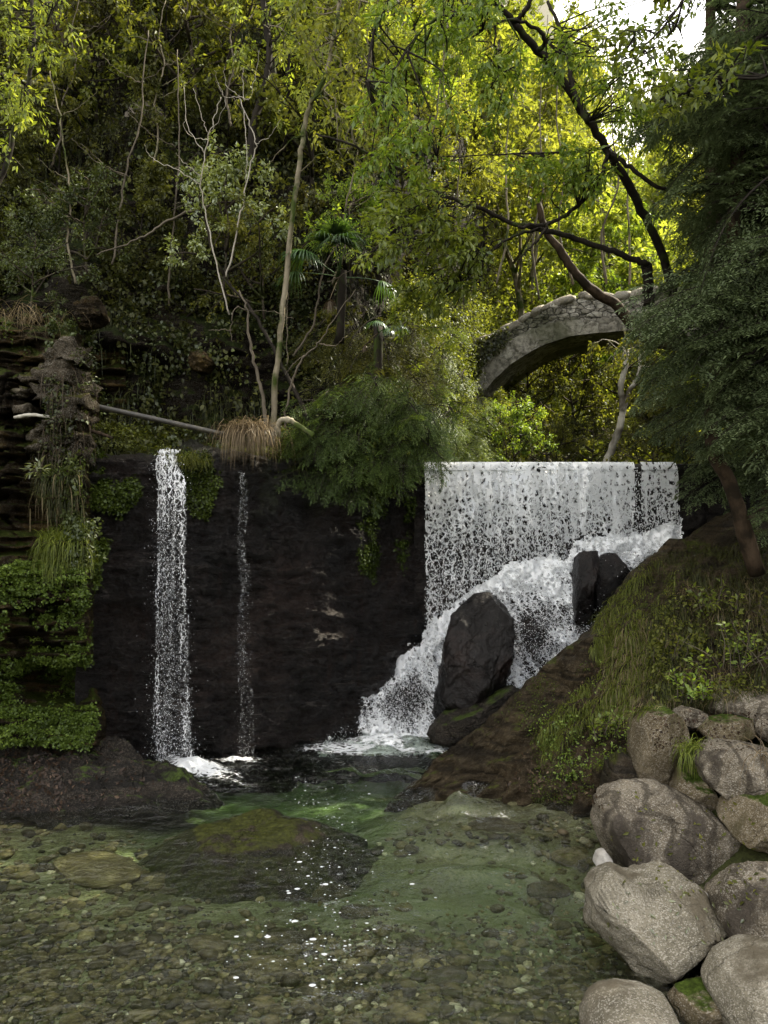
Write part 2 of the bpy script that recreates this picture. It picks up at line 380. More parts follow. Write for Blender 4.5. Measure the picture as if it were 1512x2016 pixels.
def water_white(m, alpha, dens=.9):
    df = m.n('BsdfDiffuse', {'Color': (.93, .95, .97, 1)}); tl = m.n('BsdfTranslucent', {'Color': (.9, .94, .97, 1)})
    gl = m.n('BsdfGlossy', {'Roughness': .25}); w = m.mixsh(.12, m.mixsh(.25, df, tl), gl)
    return m.mixsh(m.math('MULTIPLY', alpha, dens), m.n('BsdfTransparent', {}), w)
def mk_curtain(seed, amount, sc=1.0):
    """falling water that breaks into threads and nets of drops"""
    m = NT('falling_water'); v0 = m.coord(); off = (seed * 3.7, seed * 1.3, seed * 2.1)
    v = m.mapping(v0, (1, 0, 1), loc=off); z = m.n('SeparateXYZ', {0: v0}, out=2)
    wob = m.noise(v, 7 * sc, 3, .6, 0, True)
    dv = m.n('VectorMath', {0: v, 1: m.n('VectorMath', {0: wob, 1: (.09 / sc, .09 / sc, .09 / sc)}, operation='MULTIPLY')}, operation='ADD')
    vo = m.n('TexVoronoi', {'Vector': m.mapping(dv, (1.25, 1, .95)), 'Scale': 8.0 * sc}, feature='DISTANCE_TO_EDGE')
    vo2 = m.n('TexVoronoi', {'Vector': m.mapping(dv, (1.2, 1, .8)), 'Scale': 19 * sc}, feature='DISTANCE_TO_EDGE')
    st = m.noise(m.mapping(dv, (13 * sc, 1, .35)), 1.0, 4, .6); fn = m.noise(m.mapping(v, (1.2, 1, .6)), 62 * sc, 4, .75)
    net = m.math('SUBTRACT', .24, m.math('MULTIPLY', vo, 1.75)); net2 = m.math('SUBTRACT', .06, m.math('MULTIPLY', vo2, .5))
    a = m.math('ADD', m.math('ADD', net, net2), m.math('MULTIPLY_ADD', st, .9, -.45))
    a = m.math('ADD', a, m.math('MULTIPLY_ADD', fn, .85, -.425))
    zt = m.ramp(m.math('MULTIPLY_ADD', z, .4, -.4), [(0, .06), (.35, .0), (.6, .03), (.82, .22), (1, .46)])
    a = m.math('ADD', a, m.math('ADD', zt, amount))
    al = m.ramp(m.math('ADD', a, .2), [(.10, 0.), (.20, .28), (.38, 1.)])
    return m.surf(water_white(m, al, .97))
M['curtain_a'] = mk_curtain(1, -.13, 1.15); M['curtain_b'] = mk_curtain(5, -.25, 1.25)
def mk_thin(seed, amount, x0, wx, sc=1.3, dens=.92):
    m = NT('falling_thread'); v0 = m.coord(); v = m.mapping(v0, (1, 0, 1), loc=(seed * 3.3, 0, seed))
    z = m.n('SeparateXYZ', {0: v0}, out=2)
    wob = m.noise(v, 9, 3, .6, 0, True); dv = m.n('VectorMath', {0: v, 1: m.n('VectorMath', {0: wob, 1: (.08,) * 3}, operation='MULTIPLY')}, operation='ADD')
    vo = m.n('TexVoronoi', {'Vector': m.mapping(dv, (1.5, 1, .7)), 'Scale': 13 * sc}, feature='DISTANCE_TO_EDGE')
    fn = m.noise(m.mapping(v, (1.3, 1, .6)), 52 * sc, 4, .75); st = m.noise(m.mapping(dv, (16, 1, .9)), 1., 4, .6)
    e = m.attr()                                        # 1 in the middle of the stream, 0 at its edges
    a = m.math('ADD', m.math('SUBTRACT', .16, m.math('MULTIPLY', vo, 1.6)), m.math('MULTIPLY_ADD', fn, 1.5, -.75))
    a = m.math('ADD', a, m.math('MULTIPLY_ADD', st, 1.2, -.6)); a = m.math('ADD', a, m.math('MULTIPLY_ADD', m.ramp(e, [(0, 0.), (.25, .9), (.6, .8), (1, .45)]), .34, -.30))
    a = m.math('ADD', a, m.math('ADD', m.ramp(m.math('MULTIPLY', z, .27), [(0, .03), (.35, -.03), (.7, .05), (1, .28)]), amount))
    return m.surf(water_white(m, m.ramp(m.math('ADD', a, .2), [(.10, 0.), (.24, .28), (.42, 1.)]), dens))
def mk_cascade(seed, amount):
    m = NT('cascade_foam'); v0 = m.coord(); v = m.mapping(v0, (1, .3, 1), loc=(seed, 0, seed * 2))
    wob = m.noise(v, 6, 4, .6, 0, True); dv = m.n('VectorMath', {0: v, 1: m.n('VectorMath', {0: wob, 1: (.12,) * 3}, operation='MULTIPLY')}, operation='ADD')
    vo = m.n('TexVoronoi', {'Vector': dv, 'Scale': 15}, feature='DISTANCE_TO_EDGE')
    vo2 = m.n('TexVoronoi', {'Vector': dv, 'Scale': 34}, feature='DISTANCE_TO_EDGE')
    fn = m.noise(v, 70, 4, .75); bgn = m.noise(v, 2.6, 4, .6); t = m.attr()
    a = m.math('ADD', m.math('SUBTRACT', .20, m.math('MULTIPLY', vo, 1.5)), m.math('SUBTRACT', .10, m.math('MULTIPLY', vo2, 1.2)))
    a = m.math('ADD', a, m.math('MULTIPLY_ADD', fn, 1.1, -.55)); a = m.math('ADD', a, m.math('MULTIPLY_ADD', bgn, 1.6, -.8))
    sk = m.noise(m.mapping(dv, (1, 1, 1), rot=(0, .55, 0)), 1.0, 1); sk = m.noise(m.mapping(m.mapping(dv, (1, 1, 1), rot=(0, .5, 0)), (15, 1, 2.2)), 1., 4, .65)
    a = m.math('ADD', a, m.math('MULTIPLY_ADD', sk, 1.5, -.75))
    a = m.math('ADD', a, m.math('MULTIPLY_ADD', t, 1.2, -.62)); a = m.math('ADD', a, amount)
    return m.surf(water_white(m, m.ramp(m.math('ADD', a, .2), [(.06, 0.), (.2, .32), (.42, 1.)]), .97))
M['cascade'] = mk_cascade(1, -.03); M['cascade_thin'] = mk_cascade(4, -.10)
def mk_foam_surface():
    m = NT('foam_surface'); v = m.coord(); t = m.attr()
    wob = m.noise(v, 4, 4, .6, 0, True); dv = m.n('VectorMath', {0: m.mapping(v, (1, 1.6, 0)), 1: m.n('VectorMath', {0: wob, 1: (.2,) * 3}, operation='MULTIPLY')}, operation='ADD')
    vo = m.n('TexVoronoi', {'Vector': dv, 'Scale': 9}, feature='DISTANCE_TO_EDGE'); fn = m.noise(m.mapping(v, (1, 2, 1)), 24, 5, .7)
    a = m.math('ADD', m.math('SUBTRACT', .22, m.math('MULTIPLY', vo, 1.8)), m.math('MULTIPLY_ADD', fn, 1.6, -.8)); a = m.math('ADD', a, m.math('MULTIPLY_ADD', t, 2.0, -1.0))
    return m.surf(water_white(m, m.ramp(m.math('ADD', a, .2), [(.1, 0.), (.25, .35), (.5, 1.)]), .95))
M['foam_surface'] = mk_foam_surface()
def mk_drop():
    m = NT('drop'); return m.surf(water_white(m, m.math('ADD', 1., 0.), .9))
M['drop'] = mk_drop()
def mk_bridge(ring):
    m = NT('bridge_stone'); v0 = m.coord(); wob = m.noise(v0, 3, 3, .5, 0, True)
    v = m.n('VectorMath', {0: m.mapping(v0, (1, .3, 1.9) if not ring else (1, 1, 1)), 1: m.n('VectorMath', {0: wob, 1: (.25,) * 3}, operation='MULTIPLY')}, operation='ADD')
    ed = m.n('TexVoronoi', {'Vector': v, 'Scale': 5.6 if not ring else 2.2}, feature='DISTANCE_TO_EDGE'); ce = m.n('TexVoronoi', {'Vector': v, 'Scale': 5.6 if not ring else 2.2}, out='Color')
    cs = m.n('SeparateColor', {0: ce}, out=0); n1 = m.noise(v0, 9, 6, .65); n2 = m.noise(v0, .8, 4)
    col = m.ramp(cs, [(0, (.20, .185, .15)), (.5, (.38, .355, .30)), (1, (.56, .53, .46))])
    col = m.mix(m.ramp(n1, [(.38, .8), (.58, 0.)]), col, (.06, .055, .04))
    col = m.mix(m.ramp(n2, [(.5, 0.), (.62, .7)]), col, (.07, .075, .035))
    j = m.ramp(ed, [(.0, 1.), (.045 if not ring else .012, 0.)]); col = m.mix(j, col, (.02, .018, .012))
    h = m.math('ADD', m.math('MULTIPLY', m.ramp(ed, [(0, 0.), (.1, 1.)]), .7 if not ring else .2), m.math('MULTIPLY', n1, .5))
    return m.surf(m.n('BsdfPrincipled', {'Base Color': col, 'Roughness': .9, 'Normal': m.bump(h, .9, .08)}))
M['bridge'] = mk_bridge(False); M['bridge_ring'] = mk_bridge(True)

# foliage
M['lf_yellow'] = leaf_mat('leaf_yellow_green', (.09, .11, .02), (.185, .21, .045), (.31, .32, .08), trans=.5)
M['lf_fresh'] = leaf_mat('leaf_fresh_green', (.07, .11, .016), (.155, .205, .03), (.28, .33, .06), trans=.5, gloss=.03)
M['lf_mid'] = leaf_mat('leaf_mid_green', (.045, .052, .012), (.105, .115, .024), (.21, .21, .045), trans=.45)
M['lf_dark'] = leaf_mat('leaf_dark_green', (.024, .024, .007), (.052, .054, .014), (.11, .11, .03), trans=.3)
M['lf_pale'] = leaf_mat('leaf_pale_green', (.07, .085, .02), (.17, .19, .055), (.28, .30, .10), trans=.4, gloss=.1)
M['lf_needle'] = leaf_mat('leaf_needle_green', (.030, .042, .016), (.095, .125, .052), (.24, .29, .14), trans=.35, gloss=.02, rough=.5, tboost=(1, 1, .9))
M['lf_bush'] = leaf_mat('leaf_bush', (.03, .045, .012), (.07, .105, .028), (.15, .20, .06), trans=.35)
M['lf_ivy'] = leaf_mat('leaf_ivy', (.024, .030, .008), (.055, .066, .018), (.11, .125, .032), trans=.25, gloss=.03)
M['grass'] = leaf_mat('grass_blade', (.055, .06, .010), (.11, .135, .02), (.21, .23, .045), trans=.4)
M['grass_dark'] = leaf_mat('grass_dark', (.02, .022, .008), (.04, .045, .012), (.08, .08, .025), trans=.3)
M['straw'] = leaf_mat('straw', (.07, .05, .025), (.16, .12, .065), (.28, .22, .13), trans=.25, tboost=(1, 1, .9))
M['straw_dark'] = leaf_mat('straw_dark', (.03, .022, .012), (.07, .05, .03), (.13, .10, .06), trans=.2, tboost=(1, 1, .9))
M['moss_leaf'] = leaf_mat('moss_leaf', (.025, .035, .006), (.065, .09, .014), (.14, .18, .03), trans=.3)
M['litter'] = leaf_mat('dead_leaf', (.02, .013, .007), (.055, .036, .02), (.17, .12, .075), trans=.1, tboost=(1, 1, 1))
M['bark'] = bark_mat('bark', (.02, .016, .011), (.07, .058, .045), moss=.3)
M['bark_dark'] = bark_mat('bark_dark', (.008, .007, .005), (.028, .023, .018), moss=.2)
M['bark_pale'] = bark_mat('bark_pale', (.12, .10, .07), (.24, .21, .15), (.10, .09, .05), moss=.45)
M['bark_white'] = bark_mat('bark_white', (.30, .28, .22), (.48, .46, .4), (.07, .06, .045), scale=5)
M['bark_lich'] = bark_mat('bark_lich', (.14, .12, .09), (.3, .27, .2), (.06, .06, .03), moss=.3)
M['bark_brown'] = bark_mat('bark_brown', (.02, .014, .009), (.075, .052, .034), (.02, .015, .01), scale=12, bump=.9)
M['dead_twig'] = bark_mat('dead_twig', (.25, .22, .18), (.42, .39, .33), bump=.2)
M['bare_twig'] = bark_mat('bare_twig', (.06, .05, .038), (.14, .12, .09), bump=.2)
def mk_pipe():
    m = NT('pipe'); n = m.noise(m.coord(), 12, 5)
    return m.surf(m.n('BsdfPrincipled', {'Base Color': m.ramp(n, [(.4, (.022, .02, .016)), (.65, (.06, .052, .035))]), 'Roughness': .5, 'Normal': m.bump(n, .2, .01)}))
M['pipe'] = mk_pipe()

# ------------------------------------------------------------------ terrain
def rbf_fit(pts, lam=1e-3):
    pts = np.asarray(pts, float); X = pts[:, :2]; n = len(X)
    d = np.linalg.norm(X[:, None] - X[None], axis=-1); K = d + 0 * np.eye(n)
    K = K - lam * np.eye(n); A = np.zeros((n + 3, n + 3)); A[:n, :n] = K; A[:n, n:] = np.c_[np.ones(n), X]; A[n:, :n] = A[:n, n:].T
    b = np.r_[pts[:, 2], 0, 0, 0]; s = np.linalg.solve(A, b)
    def f(x, y):
        sh = np.shape(x); q = np.c_[np.ravel(x), np.ravel(y)]; out = np.empty(len(q))
        for i in range(0, len(q), 20000):
            c = q[i:i + 20000]; D = np.linalg.norm(c[:, None] - X[None], axis=-1)
            out[i:i + 20000] = D @ s[:n] + np.c_[np.ones(len(c)), c] @ s[n:]
        return out.reshape(sh)
    return f
near = rbf_fit([(-10, 4, 1.8), (-10, 9, 2.5), (-7.6, 5, .35), (-6, 6, -.1), (-4, 6.5, -.28), (-5, 8.2, .1), (-3, 7.6, -.3), (-3, 6.2, -.34), (-1.8, 6.6, -.45), (-3.6, 5, -.2), (-2.2, 5.2, -.3), (-1, 4.6, -.28), (0, 4.5, -.3), (-2, 4.3, -.24),
    (1.1, 4.5, -.38), (1.2, 5.5, -.45), (.2, 5.6, -.42), (-1, 5.8, -.42), (-.3, 6.6, -.62), (1.2, 6.8, -.5),  (-.6, 7.8, -.82), (-1.6, 7.9, -.7), (-.5, 9.2, -.95), (1.2, 9.3, -.95), (-2.5, 9.3, -.9), (3, 9.5, -.6), (0, 10.6, -1.3), (3, 10.6, -.8), (-4, 10.6, -.2),
    (.45, 7.85, -.22), (.8, 7.65, -.14), (1.1, 7.6, -.10), (1.8, 7.3, -.08), (-.2, 8.1, -.6), (1.6, 6.9, -.26), (.9, 7.1, -.33), (1.95, 6.3, -.3), (1.7, 5, -.35), (1.5, 4.0, -.35), (1.55, 3.2, -.3), (2.25, 7.2, -.1), (2.6, 6.6, .25), (3.2, 6.9, .7), (3, 5.5, .15), (3.5, 4.5, .25), (4.5, 6.5, 1.0), (2.4, 4.8, -.1), (4, 8.5, .9), (6, 8, 1.8), (8, 7, 3.2),
    (2.3, 3.4, -.1), (3.2, 2.8, .5), (-2, 3, -.2), (0, 3, -.2), (-4, 3, -.1), (-6, 1.5, .7), (0, 1.2, .5), (3, 1, 1.2), (0, -1, 1.5), (0, -8, 3), (-9, -6, 4), (9, -6, 4.5), (10, 3, 4), (-12, 8, 5), (12, 10, 6)])
def xc(t): return 2.5 + .38 * t + .014 * t * t
def hills(x, y):
    t = np.maximum(y - 11, 0); c = xc(t); floor = 3.25 + .06 * t
    dl = np.maximum(c - 2.0 - x, 0); dr = np.maximum(x - c - 2.0, 0)
    k = .25 + .75 * sstep(0, 5, t)
    zl = (1.22 * dl - .25 * (1 - np.exp(-dl)) * 1.0) * k
    zl = np.where(zl > 26, 26 + (zl - 26) * .55, zl)
    cap = 2.0 + .36 * y; k2 = sstep(-.10, .31, x / np.maximum(y, 1)) * sstep(16, 45, y); zl = zl * (1 - k2) + np.minimum(zl, cap) * k2
    zr = 1.0 * dr * (.35 + .65 * sstep(0, 4, t))
    zr = np.where(zr > 12, 12 + (zr - 12) * .3, zr)
    return floor + zl + zr + .55 * fbm(np.stack([x * .22, y * .22, 0 * x], -1), 4, 3) * sstep(12, 16, y) * np.minimum(1, (dl + dr) * .3)
def ground_z(x, y):
    x = np.asarray(x, float); y = np.asarray(y, float); a = near(x, np.minimum(y, 10.6)); a = np.where(a < 0, a * .56, a)
    a = a + .05 * fbm(np.stack([x * 1.3, y * 1.3, 0 * x], -1), 4, 1) + .015 * fbm(np.stack([x * 6, y * 6, 0 * x], -1), 2, 2)
    return np.where(y > 11.2, hills(x, y), np.where(y > 10.9, a + (hills(x, y) - a) * sstep(10.9, 11.2, y), a))
def dense_axis(segs):
    out = []
    for a, b, st in segs: out.append(np.arange(a, b, st))
    return np.concatenate(out + [[segs[-1][1]]])
gx = dense_axis([(-220, -60, 8), (-60, -20, 1.2), (-20, -6, .4), (-6, 5, .06), (5, 25, .35), (25, 60, 1.2), (60, 220, 8)])
gy = dense_axis([(-60, -6, 3), (-6, 2, .3), (2, 11.2, .06), (11.2, 30, .3), (30, 90, .9), (90, 300, 8)])
XX, YY = np.meshgrid(gx, gy, indexing='ij'); ZZ = ground_z(XX, YY)
ground = link('ground', mesh_np('ground', np.stack([XX, YY, ZZ], -1).reshape(-1, 3), grid_quads(len(gx), len(gy))), M['ground']); tag(ground, kind='structure')

# pool water: closed body with rippled top
wx = np.arange(-9, 4.61, .045); wy = np.arange(1.2, 10.81, .045); WX, WY = np.meshgrid(wx, wy, indexing='ij')
fall = np.exp(-(((WX - .55) / 1.5) ** 2 + ((WY - 9.2) / 2.2) ** 2)) + .5 * np.exp(-(((WX + 2.3) / .9) ** 2 + ((WY - 8.4) / .9) ** 2))
stream = np.exp(-((WX - (.45 + .24 * (9 - WY))) / .95) ** 2) * sstep(3.5, 8, WY)
amp = .008 + .06 * fall + .062 * stream
p3 = np.stack([WX * 2.2 + .8 * fbm(np.stack([WX, WY, WX * 0], -1), 2, 9), WY * 4.2 + .8 * fbm(np.stack([WX, WY, WX * 0 + 5], -1), 2, 10), WX * 0], -1)
WZ = amp * (fbm(p3, 4, 21) + .4 * np.sin(p3[..., 1] * 2.2 + 2 * p3[..., 0] * .4))
nx_, ny_ = len(wx), len(wy)
V = [np.stack([WX, WY, WZ], -1).reshape(-1, 3)]; Qs = [grid_quads(nx_, ny_)]
idx = np.arange(nx_ * ny_).reshape(nx_, ny_); border = np.concatenate([idx[:, 0], idx[-1, 1:], idx[-2::-1, -1], idx[0, -2:0:-1]])
low = V[0][border].copy(); low[:, 2] = -4; nb = len(border); base = nx_ * ny_
V.append(low); j = np.arange(nb); Qs.append(np.stack([border, border[(j + 1) % nb]][::-1] + [base + j, base + (j + 1) % nb], -1))
V.append([[low[:, 0].mean(), low[:, 1].mean(), -4]]); cT = np.stack([base + (j + 1) % nb, base + j, np.full(nb, base + nb)], -1)
water = link('water', mesh_np('water', np.concatenate(V), np.concatenate(Qs), cT), M['water']); tag(water, kind='structure')
# stream above the dam
sx = np.linspace(-1, 1, 24); sy = np.linspace(10.9, 34, 90); SX, SY = np.meshgrid(sx, sy, indexing='ij')
SXX = xc(np.maximum(SY - 11, 0)) + SX * 2.3
st_ = link('stream', mesh_np('stream', np.stack([SXX, SY, 3.62 + .03 * np.maximum(SY - 11, 0) + .01 * fbm(np.stack([SXX * 4, SY * 4, SX * 0], -1), 3, 4)], -1).reshape(-1, 3), grid_quads(24, 90)), M['water'])
tag(st_, kind='structure')

SURF = {}
def pix_surface(name, px0, px1, py0, py1, step, depth, mat, amp=.1, freq=1.5, seed=0, poly=None, tint=None, parent=None, normal_y=True, stepy=None, jag=0):
    u = np.arange(px0, px1 + 1, step); v = np.arange(py0, py1 + 1, stepy or step); U, Vv = np.meshgrid(u, v, indexing='ij')
    D = depth(U, Vv); W3 = Pv(U, Vv, D)
    if amp: W3 = W3 + (fbm(W3 * freq, 6, seed, .55) * amp)[..., None] * np.array([.25, -1, .35])
    Q = grid_quads(len(u), len(v)); keep = np.ones(len(Q), bool); pts = W3.reshape(-1, 3)
    if poly is not None:
        cu = U.ravel()[Q].mean(1); cv = Vv.ravel()[Q].mean(1)
        if jag:
            jx = fbm(np.stack([cu * .06, cv * .06, cu * 0], -1), 3, seed + 5) * jag; jy = fbm(np.stack([cu * .06, cv * .06, cu * 0 + 9], -1), 3, seed + 6) * jag
            cu = cu + jx; cv = cv + jy
        keep = inpoly(cu, cv, poly)
    Q = Q[keep]; used = np.unique(Q); remap = -np.ones(len(pts), int); remap[used] = np.arange(len(used))
    t = tint(U, Vv).ravel()[used] if tint is not None else None
    du = np.gradient(W3, axis=0); dv = np.gradient(W3, axis=1); NN = nrm(np.cross(du, dv)); NN = np.where(NN[..., 1:2] > 0, -NN, NN)
    SURF[name] = (pts[used], NN.reshape(-1, 3)[used], U.ravel()[used], Vv.ravel()[used], step, D.ravel()[used])
    return link(name, mesh_np(name, pts[used], remap[Q], None, t), mat, parent)
def solidify(o, th):
    md = o.modifiers.new('thickness', 'SOLIDIFY'); md.thickness = th; md.offset = -1 if True else 0

# the dark wet wall under the left terrace
def wall_top(px): return np.interp(px, [180, 300, 330, 380, 480, 560, 700, 860], [900, 905, 900, 880, 890, 900, 905, 915])
def wall_d(px): return np.interp(px, [150, 200, 330, 430, 560, 640, 700, 780, 850, 870], [8.5, 8.75, 9.0, 9.05, 9.35, 9.7, 10.05, 10.5, 10.95, 11.1])
def dwall(U, Vv):
    d = wall_d(U); k = np.clip((Vv - 880) / 620, 0, 1.1); d = d + .22 * (1 - k)
    lay = fbm(np.stack([U * .008, Vv * .04, U * 0], -1), 4, 7) * .035 + fbm(np.stack([U * .02, Vv * .10, U * 0], -1), 3, 8) * .02
    q = np.stack([U * .012, Vv * .03, U * 0], -1); lay = lay + .07 * abs(fbm(q, 5, 14)) + .05 * fbm(np.stack([U * .03, Vv * .07, U * 0], -1), 4, 17, .6) + .06 * sstep(.1, .4, fbm(np.stack([U * .004, Vv * .02, U * 0], -1), 4, 18)) + .022 * fbm(np.stack([U * .06, Vv * .16, U * 0], -1), 3, 15) + .25 * sstep(1410, 1500, Vv) * sstep(-.1, .3, fbm(np.stack([U * .008, Vv * 0, U * 0], -1), 3, 16))
    d = d + lay
    d = d + sstep(wall_top(U) + 6, wall_top(U) - 12, Vv) * 1.3     # the top rolls back to the terrace
    return d
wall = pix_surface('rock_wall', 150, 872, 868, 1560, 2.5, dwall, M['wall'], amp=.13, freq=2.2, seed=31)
tag(wall, 'black wet rock wall under the terrace, streaked by two thin falls', 'rock wall')
# terrace floor behind the wall top, and the overgrown cliff above it
def dcliff(U, Vv):
    d = np.interp(Vv, [-260, -100, 0, 200, 400, 650, 800, 850, 880, 905], [27, 19.5, 16.5, 13.6, 12.2, 11.3, 10.9, 10.7, 9.9, 9.3])
    d = d + sstep(600, 960, U + .12 * (Vv - 700)) * np.interp(Vv, [0, 300, 700, 900], [12, 9, 6, 4.5]) + np.interp(U, [-400, 0, 200], [-.8, -.3, 0]) + 10 * sstep(860, 985, U) ** 2
    lay = fbm(np.stack([U * .005, Vv * .012, U * 0], -1), 4, 12) * .5
    return d + lay * sstep(900, 820, Vv)
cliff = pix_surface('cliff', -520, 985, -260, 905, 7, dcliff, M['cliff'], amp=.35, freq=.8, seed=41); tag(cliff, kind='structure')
# left bank: layered, mossy rock that stands in front of the wall
def dbank(U, Vv):
    d = np.interp(Vv, [620, 660, 740, 860, 950, 1050, 1150, 1260, 1330, 1400, 1460], [9.7, 9.1, 8.75, 8.55, 8.25, 8.35, 8.05, 8.1, 8.6, 8.2, 8.0])
    ph = Vv + .25 * U + 18 * np.sin(U * .011 + 1) + 60 * fbm(np.stack([U * .008, Vv * .008, U * 0], -1), 4, 3)
    led = (ph / 46.) % 1.0
    d = d + .15 * led ** 2.2 * sstep(1360, 1250, Vv) * (1 + fbm(np.stack([U * .01, Vv * .02, U * 0], -1), 3, 9)) + .17 * fbm(np.stack([U * .008, Vv * .09, U * 0], -1), 3, 5)
    edge = np.interp(Vv, [600, 660, 760, 900, 1000, 1100, 1250, 1400], [120, 150, 172, 185, 190, 196, 190, 215])
    d = d + sstep(edge - 28, edge + 22, U) * 2.0 - np.interp(U, [-500, -50, 60], [1.4, .5, 0])
    cave = np.exp(-(((U - 110) / 75) ** 2 + ((Vv - 1345) / 38) ** 2)); hole = np.exp(-(((U - 78) / 17) ** 4 + ((Vv - 800) / 20) ** 4))
    return d + .9 * cave + .7 * hole
bank = pix_surface('rock_bank', -520, 250, 622, 1470, 3, dbank, M['bank_rock'], amp=.10, freq=2.0, seed=51)
tag(bank, 'layered brown rock outcrop with moss and ferns at the left edge', 'rock outcrop')

# the dam: a thick wall with a level lip
def dam():
    g = G(); nx, nz = 160, 150
    x = np.linspace(.45, 5.6, nx); prof = np.concatenate([np.stack([np.full(nz, 0.), np.linspace(-2.2, 3.66, nz)], -1), [[.02, 3.70], [.08, 3.725], [.3, 3.73], [1.0, 3.73], [1.05, 3.6], [1.05, -2.2]]])
    X, K = np.meshgrid(x, np.arange(len(prof)), indexing='ij'); Y = 11.0 + prof[K, 0]; Z = prof[K, 1]
    p = np.stack([X, Y, Z], -1); n_ = fbm(p * 2.2, 5, 61) * .05 * (K < nz); p[..., 1] += n_
    g.add(p.reshape(-1, 3), grid_quads(nx, len(prof))); return g.mesh('dam')
damo = link('dam', dam(), M['wet_rock']); tag(damo, 'straight dark stone dam behind the wide curtain of water', 'dam')

# rocks from an outline (seen width and height) with their own depth
def rock(name, poly, d, thick, seed, mat, label, cat='boulder', sub=5, boxy=.6, amp=.06, cuts=13, tilt=0., group=None, flat=.9):
    poly = np.asarray(poly, float); c2 = poly.mean(0)
    q = np.stack([(poly[:, 0] - c2[0]) / FPX * d, -(poly[:, 1] - c2[1]) / FPX * d], -1)
    V, T = ICO[sub]; th = np.arctan2(V[:, 2], V[:, 0]); s = np.sqrt(V[:, 0] ** 2 + V[:, 2] ** 2)
    dirs = np.stack([np.cos(th), np.sin(th)], -1); r = np.zeros(len(V))
    for i in range(len(q)):
        a = q[i]; b = q[(i + 1) % len(q)]; e = b - a
        den = dirs[:, 0] * e[1] - dirs[:, 1] * e[0]; den = np.where(abs(den) < 1e-9, 1e-9, den)
        t = (a[0] * e[1] - a[1] * e[0]) / den; u = (a[0] * dirs[:, 1] - a[1] * dirs[:, 0]) / den
        ok = (t > 0) & (u >= -1e-6) & (u <= 1 + 1e-6); r = np.where(ok & (t > r), t, r)
    rad = r * s ** boxy; y = thick * np.sign(V[:, 1]) * abs(V[:, 1]) ** boxy
    p = np.stack([np.cos(th) * rad, y, np.sin(th) * rad], -1)
    size = float(np.sqrt(abs(q[:, 0]).max() * abs(q[:, 1]).max())); rng = np.random.default_rng(seed)
    p[:, 1] += tilt * p[:, 2]
    for k in range(cuts):                              # broken faces
        n = rng.normal(size=3); n[1] = -(abs(n[1]) + .55) if k % 4 else n[1]; n /= np.linalg.norm(n)
        pr = p @ n; lim = pr.max() * (rng.uniform(flat - .28, flat) if k % 4 else rng.uniform(flat - .1, flat + .04)); ex = np.maximum(pr - lim, 0); p = p - (ex * .97)[:, None] * n
    nd = nrm(p); f = 1.1 / size
    p = p + nd * (size * amp * (fbm(p * f + seed, 4, seed) + .45 * fbm(p * f * 4, 5, seed + 3, .6) - .9 * np.maximum(0, .12 - abs(fbm(p * f * 1.1 + 5, 4, seed + 9))) * 4))[:, None]
    o = link(name, mesh_np(name, p, None, T), mat); o.location = tuple(P(c2[0], c2[1], d))
    return tag(o, label, cat, group)
RK = []
def rk(*a, **k): o = rock(*a, **k); RK.append(o); return o
rk('boulder', [(1180, 1640), (1190, 1597), (1215, 1574), (1250, 1563), (1330, 1568), (1385, 1590), (1430, 1625), (1452, 1660), (1455, 1695), (1425, 1735), (1400, 1745), (1345, 1748), (1290, 1750), (1235, 1735), (1200, 1702)], 6.2, .62, 3, M['granite'], 'largest rounded grey boulder at the water edge, dark stain across its lower side', sub=6, amp=.06, cuts=16, boxy=.48, flat=.86)
rk('boulder', [(1395, 1745), (1418, 1702), (1458, 1655), (1476, 1650), (1472, 1692), (1440, 1728)], 6.1, .22, 5, M['granite_warm'], 'narrow slanting rock wedged against the right side of the largest boulder', sub=4)
rk('boulder', [(1176, 1788), (1195, 1760), (1230, 1746), (1262, 1760), (1300, 1750), (1345, 1746), (1390, 1768), (1425, 1800), (1445, 1835), (1462, 1880), (1468, 1912), (1440, 1935), (1385, 1955), (1340, 1961), (1290, 1947), (1232, 1920), (1185, 1885), (1176, 1850), (1186, 1815)], 4.95, .55, 8, M['granite_pale'], 'broad flat-topped pale boulder in front of the largest one, streaked with grey', sub=6, amp=.06, cuts=18, boxy=.42, flat=.86)
rk('boulder', [(1424, 1790), (1440, 1752), (1512, 1735), (1600, 1735), (1640, 1850), (1600, 1950), (1500, 1935), (1472, 1915), (1450, 1885), (1430, 1840)], 4.8, .5, 11, M['granite'], 'squared boulder cut off by the right edge beside the broad pale boulder', sub=6, boxy=.5, amp=.045, cuts=14)
rk('boulder', [(1418, 1985), (1448, 1938), (1512, 1905), (1620, 1895), (1680, 1980), (1620, 2090), (1440, 2090)], 4.25, .5, 13, M['granite_pale'], 'smooth pale grey boulder filling the bottom right corner', sub=6, amp=.03, cuts=4)
rk('boulder', [(1150, 2040), (1165, 2008), (1190, 1990), (1240, 1982), (1300, 1990), (1345, 2008), (1380, 2050), (1330, 2090), (1180, 2090)], 4.1, .35, 17, M['granite_pale'], 'low pale boulder rising just above the bottom edge of the photo', sub=5, amp=.03)
rk('boulder', [(1325, 1990), (1345, 1965), (1420, 1960), (1445, 1985), (1425, 2015), (1350, 2020)], 4.4, .25, 19, M['granite_warm'], 'small brown rock half under water between the bottom boulders', sub=4)
rk('boulder', [(1252, 1470), (1258, 1425), (1275, 1402), (1318, 1394), (1350, 1425), (1362, 1470), (1348, 1520), (1328, 1562), (1300, 1575), (1262, 1560), (1250, 1510)], 6.95, .45, 23, M['granite_warm'], 'upright brown-grey block on the bank above the largest boulder', sub=6, boxy=.6, amp=.04)
